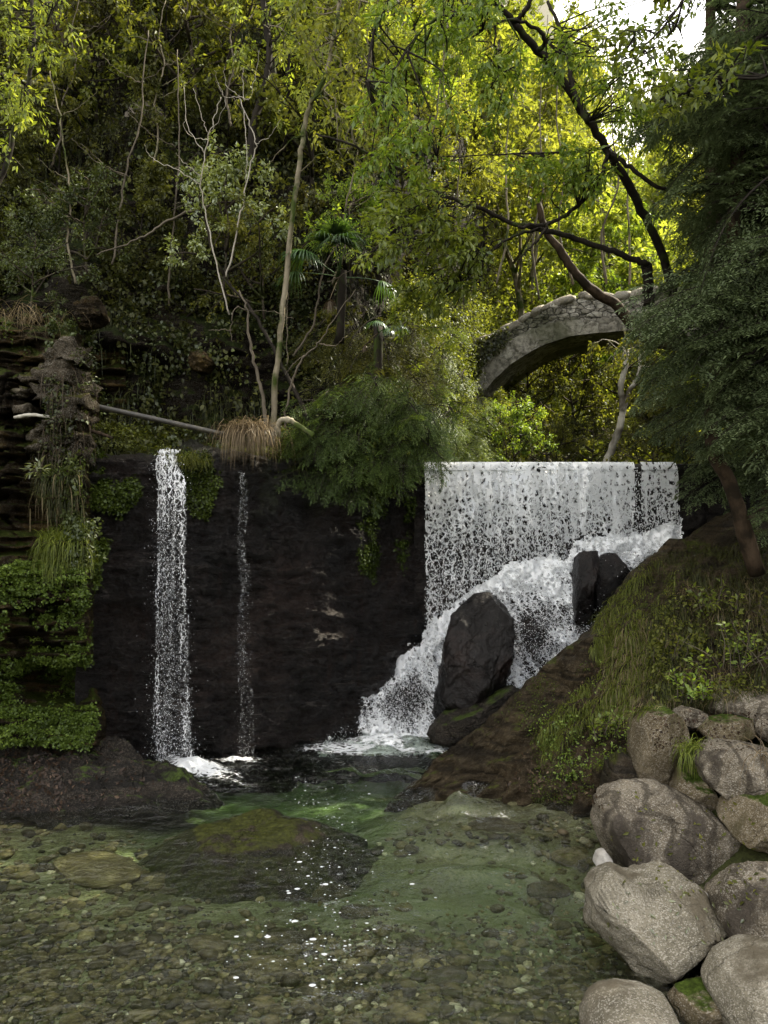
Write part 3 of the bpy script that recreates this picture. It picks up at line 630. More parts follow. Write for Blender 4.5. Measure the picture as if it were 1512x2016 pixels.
rk('boulder', [(1325, 1575), (1345, 1520), (1375, 1500), (1400, 1560), (1395, 1590), (1360, 1600)], 6.6, .3, 24, M['granite_warm'], 'pale wedge of rock between the upright block and the overhanging slab', sub=5, boxy=.7)
rk('boulder', [(1368, 1525), (1385, 1490), (1420, 1472), (1500, 1478), (1580, 1500), (1580, 1545), (1490, 1580), (1440, 1577), (1400, 1552)], 6.35, .5, 29, M['granite'], 'slanting grey slab overhanging a dark gap behind the largest boulder', sub=6, boxy=.6, amp=.04)
rk('boulder', [(1436, 1625), (1450, 1580), (1512, 1558), (1590, 1560), (1590, 1650), (1500, 1665), (1450, 1650)], 5.95, .4, 31, M['granite_warm'], 'rough mossy rock below the slanting slab at the right edge', sub=5)
rk('boulder', [(1326, 1412), (1350, 1394), (1385, 1402), (1402, 1422), (1372, 1440), (1338, 1432)], 7.2, .25, 37, M['granite'], 'small rounded rock on the bank right of the upright block', sub=5)
rk('boulder', [(1402, 1402), (1412, 1378), (1450, 1366), (1520, 1372), (1600, 1385), (1590, 1425), (1500, 1418), (1412, 1416)], 7.25, .35, 41, M['granite'], 'long flat-topped grey rock at the top of the boulder pile', sub=5, boxy=.55)
rk('boulder', [(1458, 1368), (1475, 1356), (1530, 1350), (1600, 1362), (1600, 1392), (1480, 1388)], 7.7, .3, 43, M['granite_pale'], 'flat rock partly hidden behind the long flat-topped rock', sub=4)
rk('boulder', [(1380, 1440), (1400, 1418), (1450, 1412), (1492, 1420), (1492, 1445), (1440, 1462), (1395, 1460)], 6.95, .25, 47, M['granite_warm'], 'pebbly brown rock in front of the long flat-topped rock', sub=5)
rk('boulder', [(1486, 1440), (1500, 1410), (1560, 1405), (1600, 1430), (1590, 1470), (1510, 1462)], 6.9, .25, 53, M['granite'], 'grey rock cut off by the right edge above the slanting slab', sub=4)
rk('boulder', [(1186, 1560), (1200, 1500), (1225, 1475), (1262, 1500), (1270, 1560), (1255, 1610), (1200, 1612)], 7.15, .3, 59, M['wet_brown'], 'dark mossy rock in the shade left of the upright block', sub=5)
rk('boulder', [(1170, 1700), (1176, 1678), (1190, 1673), (1204, 1690), (1206, 1722), (1185, 1722)], 6.0, .1, 61, M['white_stone'], 'small white stone at the waterline left of the largest boulder', 'stone', sub=4, cuts=4)
for i, (x, y, r_, lab) in enumerate([(1382, 1768, 13, 'pinkish white cobble among leaves on top of the broad pale boulder'), (1418, 1780, 10, 'pale round pebble near the squared boulder, on the broad pale boulder'), (1330, 1752, 10, 'white angular pebble under the largest boulder')]):
    rk('cobble', [(x + r_ * math.cos(a) * 1.3, y + r_ * math.sin(a)) for a in np.linspace(0, 6.1, 9)], 5.1, .05, 71 + i, M['white_stone'], lab, 'stone', sub=3, cuts=4)
def flat_rock(name, poly, zt, zb, seed, mat, label, cat='rock', back=0., amp=.05, group=None, n=240, kmax=1.5):
    """a low rock from its footprint on the water plane; back: extra height towards its far side"""
    poly = np.asarray(poly, float); D = EYE * FPX / (poly[:, 1] - CY); fp = np.stack([(poly[:, 0] - CX) / FPX * D, D], -1); c = fp.mean(0); q = fp - c
    th = np.linspace(0, 2 * np.pi, n, endpoint=False); dirs = np.stack([np.cos(th), np.sin(th)], -1); r = np.zeros(n)
    for i in range(len(q)):
        a = q[i]; e = q[(i + 1) % len(q)] - a; den = dirs[:, 0] * e[1] - dirs[:, 1] * e[0]; den = np.where(abs(den) < 1e-9, 1e-9, den)
        t = (a[0] * e[1] - a[1] * e[0]) / den; u = (a[0] * dirs[:, 1] - a[1] * dirs[:, 0]) / den
        ok = (t > 0) & (u >= -1e-6) & (u <= 1 + 1e-6); r = np.where(ok & (t > r), t, r)
    r = r * (1 + .10 * fbm(np.stack([np.cos(th) * 2, np.sin(th) * 2, th * 0 + seed], -1), 4, seed))
    k = np.linspace(0.002, kmax, 90); RR, KK = np.meshgrid(r, k, indexing='ij'); X = np.cos(th)[:, None] * RR * KK; Y = np.sin(th)[:, None] * RR * KK
    h = np.where(KK < 1, zt * (1 - KK ** 3.2), (KK - 1) * 3 * zb); span = max(abs(q[:, 1]).max(), .1)
    h = h + back * np.clip(Y / span, -1, 1) * (KK < 1) * (1 - KK ** 2.5)
    p = np.stack([X, Y, h], -1); p[..., 2] += amp * (fbm(p * 3 + seed, 5, seed) + .8 * abs(fbm(p * np.array([2, 6, 4]) + seed, 4, seed + 1))) * np.clip(1.8 - KK, 0, 1)
    i = np.arange(n * 90).reshape(n, 90); nx = np.roll(i, -1, 0); Q = np.stack([i[:, :-1], i[:, 1:], nx[:, 1:], nx[:, :-1]], -1).reshape(-1, 4)
    o = link(name, mesh_np(name, p.reshape(-1, 3), Q), mat); o.location = (c[0], c[1], 0); return tag(o, label, cat, group)
flat_rock('midstream_rock', [(372, 1648), (400, 1626), (470, 1602), (545, 1596), (600, 1608), (650, 1636), (610, 1658), (540, 1672), (450, 1680), (398, 1670)], .05, -.10, 83, M['wet_brown'], 'flat mossy rock just breaking the surface in the middle of the pool', kmax=1.9, amp=.04)
flat_rock('ledge_rock', [(-330, 1640), (-200, 1612), (0, 1602), (100, 1598), (200, 1594), (300, 1582), (365, 1572), (386, 1556), (345, 1535), (275, 1506), (150, 1492), (-60, 1480), (-330, 1480)], .30, -.5, 81, M['ledge'], 'low dark rock ledge with dead leaves at the foot of the left fall', back=.34, amp=.13, n=420, kmax=1.08)
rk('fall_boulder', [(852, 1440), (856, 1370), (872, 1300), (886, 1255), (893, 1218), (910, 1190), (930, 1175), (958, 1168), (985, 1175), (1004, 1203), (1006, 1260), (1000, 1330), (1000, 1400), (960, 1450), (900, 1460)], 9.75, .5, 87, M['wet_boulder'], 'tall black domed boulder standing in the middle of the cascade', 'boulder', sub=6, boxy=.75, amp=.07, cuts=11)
rk('fall_boulder', [(838, 1445), (870, 1408), (940, 1385), (1010, 1355), (1060, 1360), (1020, 1410), (960, 1450), (900, 1475), (850, 1470)], 9.35, .35, 89, M['ledge'], 'low brown wet rock at the foot of the black domed boulder', 'boulder', sub=5, amp=.07)
rk('fall_boulder', [(1128, 1150), (1135, 1100), (1150, 1078), (1178, 1072), (1176, 1110), (1160, 1170), (1165, 1230), (1130, 1230)], 10.25, .3, 91, M['wet_boulder'], 'narrow black rock splitting the cascade near its top', 'boulder', sub=5)
rk('fall_boulder', [(1160, 1130), (1185, 1095), (1215, 1090), (1240, 1125), (1240, 1190), (1200, 1230), (1165, 1210)], 10.42, .3, 93, M['wet_boulder'], 'black rock veiled by thin water beside the right bank', 'boulder', sub=5)

# right rock ramp, lofted from waterline to crest
def ramp():
    K = [(-.6, 8.7, -1.5, 8.8, -1.4), (-.1, 8.3, -.8, 8.4, -.65), (.15, 8.12, -.2, 8.25, -.1), (.35, 8.02, -.06, 8.2, .05), (.7, 7.88, -.05, 8.4, .30), (1.09, 7.75, -.05, 8.6, .5), (1.47, 7.62, -.05, 8.8, .81), (2.13, 7.42, -.05, 9.0, 1.26), (2.45, 7.36, .1, 9.1, 1.46), (2.68, 7.3, .35, 9.2, 1.68),
         (3.16, 7.25, .75, 9.5, 2.2), (3.7, 7.3, .95, 9.9, 2.55), (4.5, 7.4, 1.15, 10.2, 2.85), (6, 7.4, 1.5, 10.4, 3.3), (9, 7.4, 2.4, 10.6, 4.8)]
    K = np.array(K); xs = dense_axis([(-.6, 4.2, .025), (4.2, 9., .12)]); col = [np.interp(xs, K[:, 0], K[:, i]) for i in range(1, 5)]
    yf, zf, yr, zr = col; tt = np.linspace(-.35, 1.45, 130); X, T_ = np.meshgrid(xs, tt, indexing='ij')
    yf, zf, yr, zr = [c[:, None] for c in col]
    u = np.clip(T_, 0, 1); Y = yf + (yr - yf) * T_; Z = zf + (zr - zf) * np.sin(u * np.pi / 2) ** .95
    Z = np.where(T_ < 0, zf + T_ * 3.2, Z); Y = np.where(T_ < 0, yf - T_ * .35, Y)
    Z = np.where(T_ > 1, zr - (T_ - 1) * 5.5, Z); Y = np.where(T_ > 1, yr + (T_ - 1) * 1.6, Y)
    p = np.stack([X, Y, Z], -1)
    rot = np.stack([p[..., 0] * .8 + p[..., 2] * .6, p[..., 1], (p[..., 2] * .8 - p[..., 0] * .6) * 3.2], -1)
    n_ = fbm(p * 1.5, 5, 101) * .09 + abs(fbm(rot * 1.5, 5, 103, .6)) * .17 - .06 + .03 * fbm(rot * 5, 4, 104)
    p = p + n_[..., None] * np.array([-.3, -.7, .5])
    return mesh_np('rock_ramp', p.reshape(-1, 3), grid_quads(len(xs), len(tt)))
M['ramp'] = rock_mat('ramp_rock', (.013, .009, .004), (.036, .025, .012), (.09, .067, .036), speck=.2, rough=.6, bump=1., strata=.7, moss=.06, mosscol=(.055, .062, .010), wet=.5, spk=(.22, .19, .13))
rampo = link('rock_ramp', ramp(), M['ramp']); tag(rampo, 'long brown rock slope with grass and moss climbing right beside the cascade', 'rock slope')

# ------------------------------------------------------------------ falling water
rng = np.random.default_rng(5)
def top_line(U): return np.interp(U, [600, 690, 830, 900, 960, 1000, 1100, 1150, 1250, 1340], [1420, 1370, 1270, 1205, 1150, 1118, 1100, 1068, 1055, 1035])
def dcasc(U, Vv, off=0.):
    k = np.clip((Vv - top_line(U)) / np.maximum(1455 - top_line(U), 60), -.1, 1)
    d = 10.72 - .78 * np.sign(k) * abs(k) ** .8
    bul = .10 * fbm(np.stack([U * .016, Vv * .010, U * 0], -1), 4, 71) + .02 * fbm(np.stack([U * .06, Vv * .04, U * 0], -1), 3, 72)
    return d + bul + off
slope = pix_surface('rock_slope', 600, 1420, 1010, 1560, 4, lambda U, Vv: dcasc(U, Vv, .14), M['wet_rock'], amp=.12, freq=2., seed=77,
                    poly=[(600, 1560), (600, 1410), (700, 1350), (830, 1240), (900, 1190), (1000, 1105), (1150, 1055), (1250, 1045), (1340, 1015), (1420, 1010), (1420, 1560)])
tag(slope, 'wet black rock under the foaming cascade at the foot of the dam', 'rock slope')
fallo = empty('waterfall', P(1085, 1000, 10.8), 'wide white curtain of water falling over the straight dam onto foaming rocks', 'waterfall')
def into(o, root):
    o.parent = root; o.matrix_parent_inverse = root.matrix_world.inverted() if False else Matrix_T(root); return o
from mathutils import Matrix
def Matrix_T(root): return Matrix.Translation(-root.location)
def curtain(x0, x1, dy, zend, seed, mat, name, root, gaps=()):
    xs = np.linspace(x0, x1, int((x1 - x0) / .03)); s = np.linspace(0, 1, 110); X, Sg = np.meshgrid(xs, s, indexing='ij')
    zb = zend(X); Z = 3.745 - (3.745 - zb) * Sg; Y = 11.02 - dy * (1 - np.exp(-Sg * 14)) - dy * 1.1 * Sg ** .5
    p = np.stack([X, Y, Z], -1); p[..., 1] += .03 * fbm(np.stack([X * 7, X * 0, Z * 1.5], -1), 3, seed)
    p[..., 0] += .012 * fbm(np.stack([X * 9, X * 0, Z * 3], -1), 3, seed + 1)
    Q = grid_quads(len(xs), 110); cx = p.reshape(-1, 3)[Q].mean(1)[:, 0]; keep = np.ones(len(Q), bool)
    for a, b in gaps: keep &= ~((cx > a) & (cx < b))
    return into(link(name, mesh_np(name, p.reshape(-1, 3), Q[keep]), mat), root)
def zend(X):
    px = X / 10.85 * FPX + CX; return EYE - (top_line(px) + 14 - CY) / FPX * 10.85
curtain(.61, 3.70, .10, zend, 3, M['curtain_a'], 'water_sheet', fallo); curtain(.63, 3.66, .045, zend, 9, M['curtain_b'], 'water_sheet', fallo)
curtain(3.80, 4.35, .07, zend, 13, M['curtain_b'], 'water_sheet', fallo)
def tint_casc(U, Vv):
    t = np.full(U.shape, .62)
    t = t + .35 * sstep(60, 0, Vv - top_line(U)) + .25 * sstep(1400, 1450, Vv)
    t = t - .42 * np.exp(-(((U - 800) / 45) ** 2 + ((Vv - 1380) / 55) ** 2)) - .4 * np.exp(-(((U - 1050) / 40) ** 2 + ((Vv - 1250) / 60) ** 2))
    t = t - .55 * np.exp(-(((U - 1205) / 40) ** 2 + ((Vv - 1160) / 50) ** 2)) - .5 * sstep(1120, 1180, U) * sstep(1120, 1200, Vv)
    return t
poly_l = [(612, 1470), (650, 1440), (690, 1400), (705, 1372), (740, 1335), (775, 1295), (832, 1262), (850, 1225), (900, 1185), (945, 1150), (1000, 1112), (1020, 1130), (965, 1166), (920, 1178), (900, 1195), (892, 1225), (885, 1260), (872, 1310), (858, 1370), (852, 1450), (870, 1480), (620, 1480)]
poly_r = [(960, 1160), (1000, 1112), (1060, 1100), (1110, 1098), (1150, 1062), (1200, 1052), (1260, 1052), (1340, 1020), (1345, 1060), (1300, 1100), (1240, 1180), (1150, 1270), (1000, 1390), (985, 1390), (1000, 1200)]
for nm, pl, md_, of, am, sd_ in (('foam_rush', poly_l, 'cascade', 0, .045, 83), ('foam_rush', poly_r, 'cascade', 0, .045, 85), ('foam_veil', poly_l, 'cascade_thin', -.10, .08, 87), ('foam_veil', poly_r, 'cascade_thin', -.10, .08, 89)):
    into(pix_surface(nm, 600, 1350, 1010, 1490, 2.5, lambda U, Vv, of=of: dcasc(U, Vv, of), M[md_], amp=am, freq=5., seed=sd_, poly=pl, tint=tint_casc, jag=9), fallo)
def drops(name, pts, size, root, elong=1.6):
    g = G(); V, T = ICO[1]; V = V[:]; n = len(pts)
    # small octahedral drops, stretched along the fall
    O = np.array([(1, 0, 0), (-1, 0, 0), (0, 1, 0), (0, -1, 0), (0, 0, 1), (0, 0, -1)], float)
    F = np.array([(0, 2, 4), (2, 1, 4), (1, 3, 4), (3, 0, 4), (2, 0, 5), (1, 2, 5), (3, 1, 5), (0, 3, 5)])
    sc = size[:, None, None] * np.array([1, 1, 1.]) * np.exp(rng.normal(0, .3, (n, 1, 3))); sc[..., 2] *= elong
    W3 = pts[:, None] + O[None] * sc; T3 = (np.arange(n)[:, None, None] * 6 + F[None]).reshape(-1, 3)
    g.add(W3.reshape(-1, 3), None, T3); return into(link(name, g.mesh(name), M['drop']), root)
n = 9000; U = rng.uniform(836, 1335, n); Vv = 915 + (top_line(U) - 900) * rng.random(n) ** .8
p_ = Pv(U, Vv, 10.72 + rng.normal(0, .05, n)); drops('drops', p_, rng.uniform(.003, .009, n), fallo, 2.)
n = 30000; U = rng.uniform(640, 1335, n); tl = top_line(U); Vv = tl + (1470 - tl) * rng.random(n) ** .9 + rng.normal(0, 14, n)
ok = (inpoly(U, Vv, poly_l) | inpoly(U, Vv, poly_r)) | (inpoly(U, Vv + 22, poly_l) | inpoly(U, Vv + 22, poly_r)) & (rng.random(n) < .5) | inpoly(U + 20, Vv, poly_l) & (rng.random(n) < .4)
U, Vv = U[ok], Vv[ok]; p_ = Pv(U, Vv, dcasc(U, Vv, 0) - rng.gamma(2., .05, len(U))); drops('spray', p_, rng.uniform(.0015, .0065, len(U)), fallo, 1.2)

# two thin falls on the left
def thin_fall(path, widths, d0, d1, mat, seed, label, bow=.06, nd=2500, dsz=.007):
    path = smoothpts(path, 140); wd = np.interp(np.linspace(0, 1, 140), *widths)
    d = np.linspace(d0, d1, 140); cpt = Pv(path[:, 0], path[:, 1], d); root = empty('waterfall', cpt[-1], label, 'waterfall')
    for layer in range(2):
        k = np.linspace(-1, 1, 15); rr = np.random.default_rng(seed + layer)
        X = cpt[:, None, 0] + k[None] * wd[:, None] * .5 + .02 * fbm(np.stack([cpt[:, None, 2] * 3 + 0 * k, 0 * k + cpt[:, None, 2] * 0, k[None] + 0 * cpt[:, None, 2]], -1), 3, seed + layer)
        Y = cpt[:, None, 1] + .08 * layer + bow * (k[None] ** 2) + 0 * X; Z = cpt[:, None, 2] + 0 * X
        t = (1 - abs(k[None]) ** 2.5) + 0 * X
        into(link('water_sheet', mesh_np('water_sheet', np.stack([X, Y, Z], -1).reshape(-1, 3), grid_quads(140, 15), None, t.ravel()), mat[layer]), root)
    i = (rng.random(nd) ** .7 * 139).astype(int); pt = cpt[i] + np.stack([rng.normal(0, .30, nd) * wd[i], rng.normal(-.02, .05, nd), rng.uniform(-.03, .03, nd)], -1)
    drops('drops', pt, rng.uniform(.35, 1., nd) ** 2 * dsz, root, 1.5); return root
thin_fall([(330, 884), (326, 912), (334, 960), (332, 1050), (334, 1150), (335, 1250), (336, 1350), (338, 1440), (345, 1510)], ([0, .03, .05, .08, .2, .45, .7, 1], [.22, .26, .17, .27, .33, .36, .40, .52]), 9.02, 8.72, [mk_thin(2, -.07, 0, 0), mk_thin(6, -.2, 0, 0)], 5, 'taller and wider of the two thin falls, landing beside the rock ledge', nd=5000, dsz=.0045)
thin_fall([(474, 930), (478, 1000), (474, 1080), (484, 1150), (478, 1250), (480, 1330), (484, 1440), (482, 1495)], ([0, .3, .6, 1], [.07, .11, .15, .22]), 9.1, 8.95, [mk_thin(3, -.17, 0, 0, 1.3, .6), mk_thin(8, -.32, 0, 0, 1.3, .6)], 7, 'faint narrow trickle down the dark wall between the wider fall and the dam', nd=900, dsz=.0033)
# small step above the first fall
def foam_patch(name, cx_, cy_, rx, ry, h, seed, label, rot=0., tb=.55):
    u = np.linspace(-1.3, 1.3, 110); X, Y = np.meshgrid(u, u, indexing='ij'); r = np.sqrt(X ** 2 + Y ** 2) + .25 * fbm(np.stack([X * 1.6, Y * 1.6, X * 0 + seed], -1), 3, seed)
    z = .012 + h * np.exp(-(r / .55) ** 2) * (1 + .8 * fbm(np.stack([X * 6, Y * 6, X * 0], -1), 4, seed)); t = np.clip(1.25 - r, 0, 1) * .66 + (tb - .55)
    c, s = math.cos(rot), math.sin(rot); wx_ = cx_ + rx * X * c - ry * Y * s; wy_ = cy_ + rx * X * s + ry * Y * c
    o = link(name, mesh_np(name, np.stack([wx_, wy_, np.maximum(z, .012) + .02], -1).reshape(-1, 3), grid_quads(110, 110), None, t.ravel()), M['foam_surface'])
    return tag(o, label, kind='stuff')
foam_patch('foam', .10, 9.55, 1.05, .42, .05, 3, 'white churning foam where the cascade meets the pool', tb=.52)
foam_patch('foam', -.05, 9.25, 1.3, .45, .02, 4, 'thin foam streaks spreading from the cascade')
foam_patch('foam', -2.2, 8.62, .85, .24, .05, 5, 'white foam at the foot of the left fall', rot=-.66, tb=.72)
foam_patch('foam', -1.75, 8.85, .45, .16, .03, 6, 'small patch of foam under the narrow trickle')

# ------------------------------------------------------------------ stone bridge
def bridge():
    ang = R(-20); sdv = np.array([math.cos(ang), math.sin(ang), 0]); nn = np.array([-math.sin(ang), math.cos(ang), 0]); up = np.array([0, 0, 1.])
    p0 = P(1195, 700, 16.6)
    def onplane(px, py):
        d = np.array([(px - CX) / FPX, 1, -(py - CY) / FPX]); t = ((p0 - np.array([0, 0, EYE])) @ nn) / (d @ nn); q = np.array([0, 0, EYE]) + d * t - p0
        return (q @ sdv, q[2])
    intr = np.array([onplane(*a) for a in [(964, 905), (952, 845), (946, 790), (971, 750), (1016, 710), (1066, 680), (1126, 662), (1200, 653)]])
    extr = np.array([onplane(*a) for a in [(800, 890), (830, 770), (880, 700), (986, 652), (1056, 613), (1116, 588), (1171, 583), (1215, 586)]])
    ring = np.array([onplane(*a) for a in [(925, 900), (918, 825), (922, 758), (948, 712), (992, 678), (1048, 648), (1115, 632), (1200, 625)]])
    W_ = 1.9; root = empty('stone_bridge', p0 * [1, 1, 0] + [0, 0, 3.6], 'old arched stone footbridge high over the stream beyond the dam', 'bridge')
    def mirror(a): m = a[::-1].copy(); m[:, 0] = 2 * a[-1, 0] - m[:, 0]; return np.vstack([a, m[1:]])
    def world(ab, off): return p0 + ab[..., :1] * sdv + ab[..., 1:2] * up + off * nn
    N = 180; I = smoothpts(mirror(intr), N); Rg = smoothpts(mirror(ring), N); E = smoothpts(mirror(extr), N)
    def band(name, lo, hi, mat, y0, y1, nz=18, amp=.05, seed=0):
        g = G(); t = np.linspace(0, 1, nz)[None, :, None]
        f = lo[:, None] * (1 - t) + hi[:, None] * t; F0 = world(f, y0); F1 = world(f, y1)
        F0 = F0 + nn * (amp * fbm(F0 * 2.6, 4, seed))[..., None] + up * (.5 * amp * fbm(F0 * 3.1, 3, seed + 1))[..., None]
        g.add(F0.reshape(-1, 3), grid_quads(N, nz)); g.add(F1.reshape(-1, 3), grid_quads(N, nz)[:, ::-1])
        ww = np.linspace(0, 1, 10)[None, :, None]
        for e, k in ((lo, 0), (hi, -1)):
            a = F0[:, k]; b = F1[:, k]; s_ = a[:, None] * (1 - ww) + b[:, None] * ww
            s_ = s_ + up * (.03 * fbm(s_ * 4, 3, 5))[..., None] * (ww * (1 - ww) * 4); g.add(s_.reshape(-1, 3), grid_quads(N, 10))
        return link(name, g.mesh(name), mat, root)
    r_ = band('arch_ring', I, Rg, M['bridge_ring'], 0, W_, amp=.04, seed=4)
    w_ = band('parapet_wall', Rg + [0, .004], E, M['bridge'], .06, W_ - .06, amp=.07, seed=8)
    for o in (r_, w_): o.matrix_parent_inverse = Matrix_T(root)
    g = G(); rg = np.random.default_rng(4)                          # uneven coping stones along the top
    i = 8
    while i < N - 8:
        w2 = rg.uniform(.12, .26); c = world(E[i:i + 1], .22)[0] + up * rg.uniform(-.03, .06)
        V, T = ICO[2]; v = np.sign(V) * abs(V) ** .6 * np.array([w2, .22, rg.uniform(.06, .12)]); v = v + .03 * fbm(V * 2 + i, 2, i)[:, None]
        tg = E[min(i + 2, N - 1)] - E[i - 2]; tz = tg[1] / (abs(tg[0]) + 1e-6)
        wv = c + v[:, :1] * (sdv + up * tz) + v[:, 1:2] * nn + v[:, 2:] * up; g.add(wv, None, T)
        i += max(1, int(w2 * 1.75 / np.linalg.norm(E[i + 1] - E[i])))
    cp = link('coping', g.mesh('coping'), M['bridge_cope'], root); cp.matrix_parent_inverse = Matrix_T(root)
    def on_face(px, py, off=-.05):
        a = np.array([onplane(px, py)]); return world(a, off)[0]
    return root, on_face, nn
M['bridge_cope'] = rock_mat('coping_stone', (.14, .125, .10), (.32, .29, .24), (.48, .45, .38), speck=.2, moss=.12, bump=.6)
bridge_root, on_bridge, bridge_n = bridge()

# ------------------------------------------------------------------ tree builders
def grow(g, rng, start, dirv, length, r0, r1=None, seg=6, wob=.18, up=.0, n=5, rough=0):
    r1 = r0 * .35 if r1 is None else r1; pts = [np.array(start, float)]; d = np.array(dirv, float); d /= np.linalg.norm(d)
    for k in range(seg):
        d = d + rng.normal(0, wob, 3) + np.array([0, 0, up]); d /= np.linalg.norm(d); pts.append(pts[-1] + d * length / seg)
    pts = np.array(pts); tube(g, pts, np.linspace(r0, r1, len(pts)), n, rng.random(), rough); return pts
def at(pts, t):
    u = t * (len(pts) - 1); i = min(int(u), len(pts) - 2); f = u - i; p = pts[i] * (1 - f) + pts[i + 1] * f; d = pts[i + 1] - pts[i]
    return p, d / (np.linalg.norm(d) + 1e-9)
def twig_leaves(gl, rng, twigs, per, L, ratio, droop=.25, spread=.12, flat=.7, tb=0.):
    """leaves set along every twig; flat: share of leaf normals that face the sky"""
    P_, D_, t_ = [], [], []
    for pts, tone in twigs:
        pts = np.asarray(pts); m = per; u = rng.random(m) ** .8 * (len(pts) - 1.001); i = u.astype(int); f = (u - i)[:, None]
        p = pts[i] * (1 - f) + pts[i + 1] * f; d = nrm(pts[i + 1] - pts[i]); s = perp(d, rng)
        P_.append(p + s * rng.random((m, 1)) * spread); D_.append(nrm(d * .6 + s * .9 + np.array([0, 0, -droop]))); t_.append(np.clip(tone + rng.normal(0, .16, m), 0, 1))
    if not P_: return
    P_ = np.concatenate(P_); D_ = np.concatenate(D_); t_ = np.concatenate(t_); n = len(P_)
    N_ = nrm(np.array([0, 0, 1.]) * flat + rng.normal(0, .5, (n, 3))); Ls = L * rng.uniform(.6, 1.25, n)
    leaves(gl, P_, D_, N_, Ls, Ls * ratio, np.clip(t_ + tb, 0, 1))
def broadleaf(seed, h=8., crown=2.6, base=.25, limbs=16, sub=7, tw=6, per=9, L=.17, ratio=.5, r=.11, lean=(0, 0), up=.06, droop=.3):
    rng = np.random.default_rng(seed); gw, gl = G(), G()
    tr = grow(gw, rng, (0, 0, -.5), (lean[0], lean[1], 1), h, r, r * .25, 9, .07, .03, 7); twigs = []
    for k in range(limbs):
        t = base + (1 - base) * (k + rng.random()) / limbs; p, d = at(tr, min(t, .99)); a = rng.uniform(0, 2 * np.pi)
        ln = crown * (1.15 - .75 * ((t - base) / (1 - base)) ** 1.6) * rng.uniform(.65, 1.2); lr = r * .42 * (1.1 - t) + .012
        lb = grow(gw, rng, p, (math.cos(a), math.sin(a), rng.uniform(.1, .9)), ln, lr, .006, 6, .17, up, 4); lt = rng.normal(.5, .15)
        for j in range(sub):
            q, d2 = at(lb, rng.uniform(.25, 1)); s = perp(d2[None], rng)[0]; sl_ = ln * rng.uniform(.2, .42)
            sb = grow(gw, rng, q, d2 * .7 + s + np.array([0, 0, .2]), sl_, .010, .004, 4, .2, up, 3)
            for m in range(tw):
                q2, d3 = at(sb, rng.uniform(.2, 1)); s2 = perp(d3[None], rng)[0]; d4 = nrm(d3 * .8 + s2); e = q2 + d4 * rng.uniform(.15, .4) * crown * .3 + [0, 0, -.04]
                twigs.append((np.array([q2, (q2 + e) / 2 + rng.normal(0, .02, 3), e]), np.clip(lt + rng.normal(0, .1), 0, 1)))
    twig_leaves(gl, rng, twigs, per, L, ratio, droop, spread=L * .7)
    return gw.mesh('trunk'), gl.mesh('crown', False)
def tree_thing(name, meshes, loc, label, cat, group, wood, leaf, rz=0, sc=1.):
    o = empty(name, loc, label, cat, group, rz); o.scale = (sc,) * 3
    link('trunk', meshes[0], wood, o); link('crown', meshes[1], leaf, o); return o

# ------------------------------------------------------------------ woods on the slopes
rng = np.random.default_rng(12)
# outlines of empty air that trees of the slopes leave open: the bridge and its view, and the gap of sky
def blocked(x, y, z, h, c):
    px = x / y * FPX + CX; top = CY - (z + h - EYE) / y * FPX; lo = CY - (z - EYE) / y * FPX; w_ = c / y * FPX
    if y < 21 and px + w_ > 880 and px - w_ < 1330: return True
    if y < 24 and 930 < px < 1290: return True
    if 1190 < px + .4 * w_ and px - .4 * w_ < 1290 and top < 150: return True
    return False
def collect(kind, protos, wood, leaf, n, xr, yr, smin, smax, label, group, h, c, mind=1.5, cond=None):
    k = 0; tries = 0
    while k < n and tries < n * 40:
        tries += 1; y = math.exp(rng.uniform(math.log(yr[0]), math.log(yr[1]))); x = rng.uniform(*xr) * y; z = float(ground_z(np.array([x]), np.array([y]))[0])
        sc = rng.uniform(smin, smax)
        if cond is not None and not cond(x, y): continue
        t = y - 11; c_ = xc(t)
        if abs(x - c_) < 2.6: continue
        if blocked(x, y, z, h * sc, c * sc * .6): continue
        if any((x - a) ** 2 + (y - b) ** 2 < (mind * (.6 + .03 * y)) ** 2 for a, b in placed): continue
        top = (z + h * sc - EYE) / y; lo = (z - EYE) / y
        if lo > .8: continue
        placed.append((x, y)); me = protos[k % len(protos)]
        if k < len(protos): roots.setdefault(kind, []).append(tree_thing(kind, me, (x, y, z), label, 'tree', group, wood, leaf, rng.uniform(0, 6.3), sc))
        else: copy_tree(roots[kind][k % len(protos)], (x, y, z), rng.uniform(0, 6.3), sc)
        k += 1
    return k
placed = []; roots = {}
far_p = [broadleaf(100 + i, h=8, crown=2.7, limbs=18, sub=7, tw=5, per=8, L=.20, r=.10) for i in range(5)]
mid_p = [broadleaf(200 + i, h=6.5, crown=2.2, limbs=15, sub=7, tw=6, per=9, L=.13, r=.07) for i in range(3)]
dk_p = [broadleaf(300 + i, h=7, crown=2.3, limbs=20, sub=7, tw=6, per=9, L=.13, r=.09, base=.12) for i in range(3)]
cen = lambda x, y: x / y > -.13
lef = lambda x, y: x / y <= -.13
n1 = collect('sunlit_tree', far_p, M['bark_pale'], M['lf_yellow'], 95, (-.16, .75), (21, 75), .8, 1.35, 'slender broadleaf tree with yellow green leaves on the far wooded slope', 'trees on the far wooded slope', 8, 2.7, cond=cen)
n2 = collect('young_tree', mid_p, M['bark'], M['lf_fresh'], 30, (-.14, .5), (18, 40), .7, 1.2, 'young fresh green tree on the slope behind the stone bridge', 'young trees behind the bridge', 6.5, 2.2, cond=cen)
n4 = collect('bank_tree', dk_p, M['bark_dark'], M['lf_dark'], 16, (.36, .85), (12, 30), .8, 1.4, 'dark tree on the right side of the gorge behind the evergreen boughs', 'trees on the right side of the gorge', 7, 2.3)


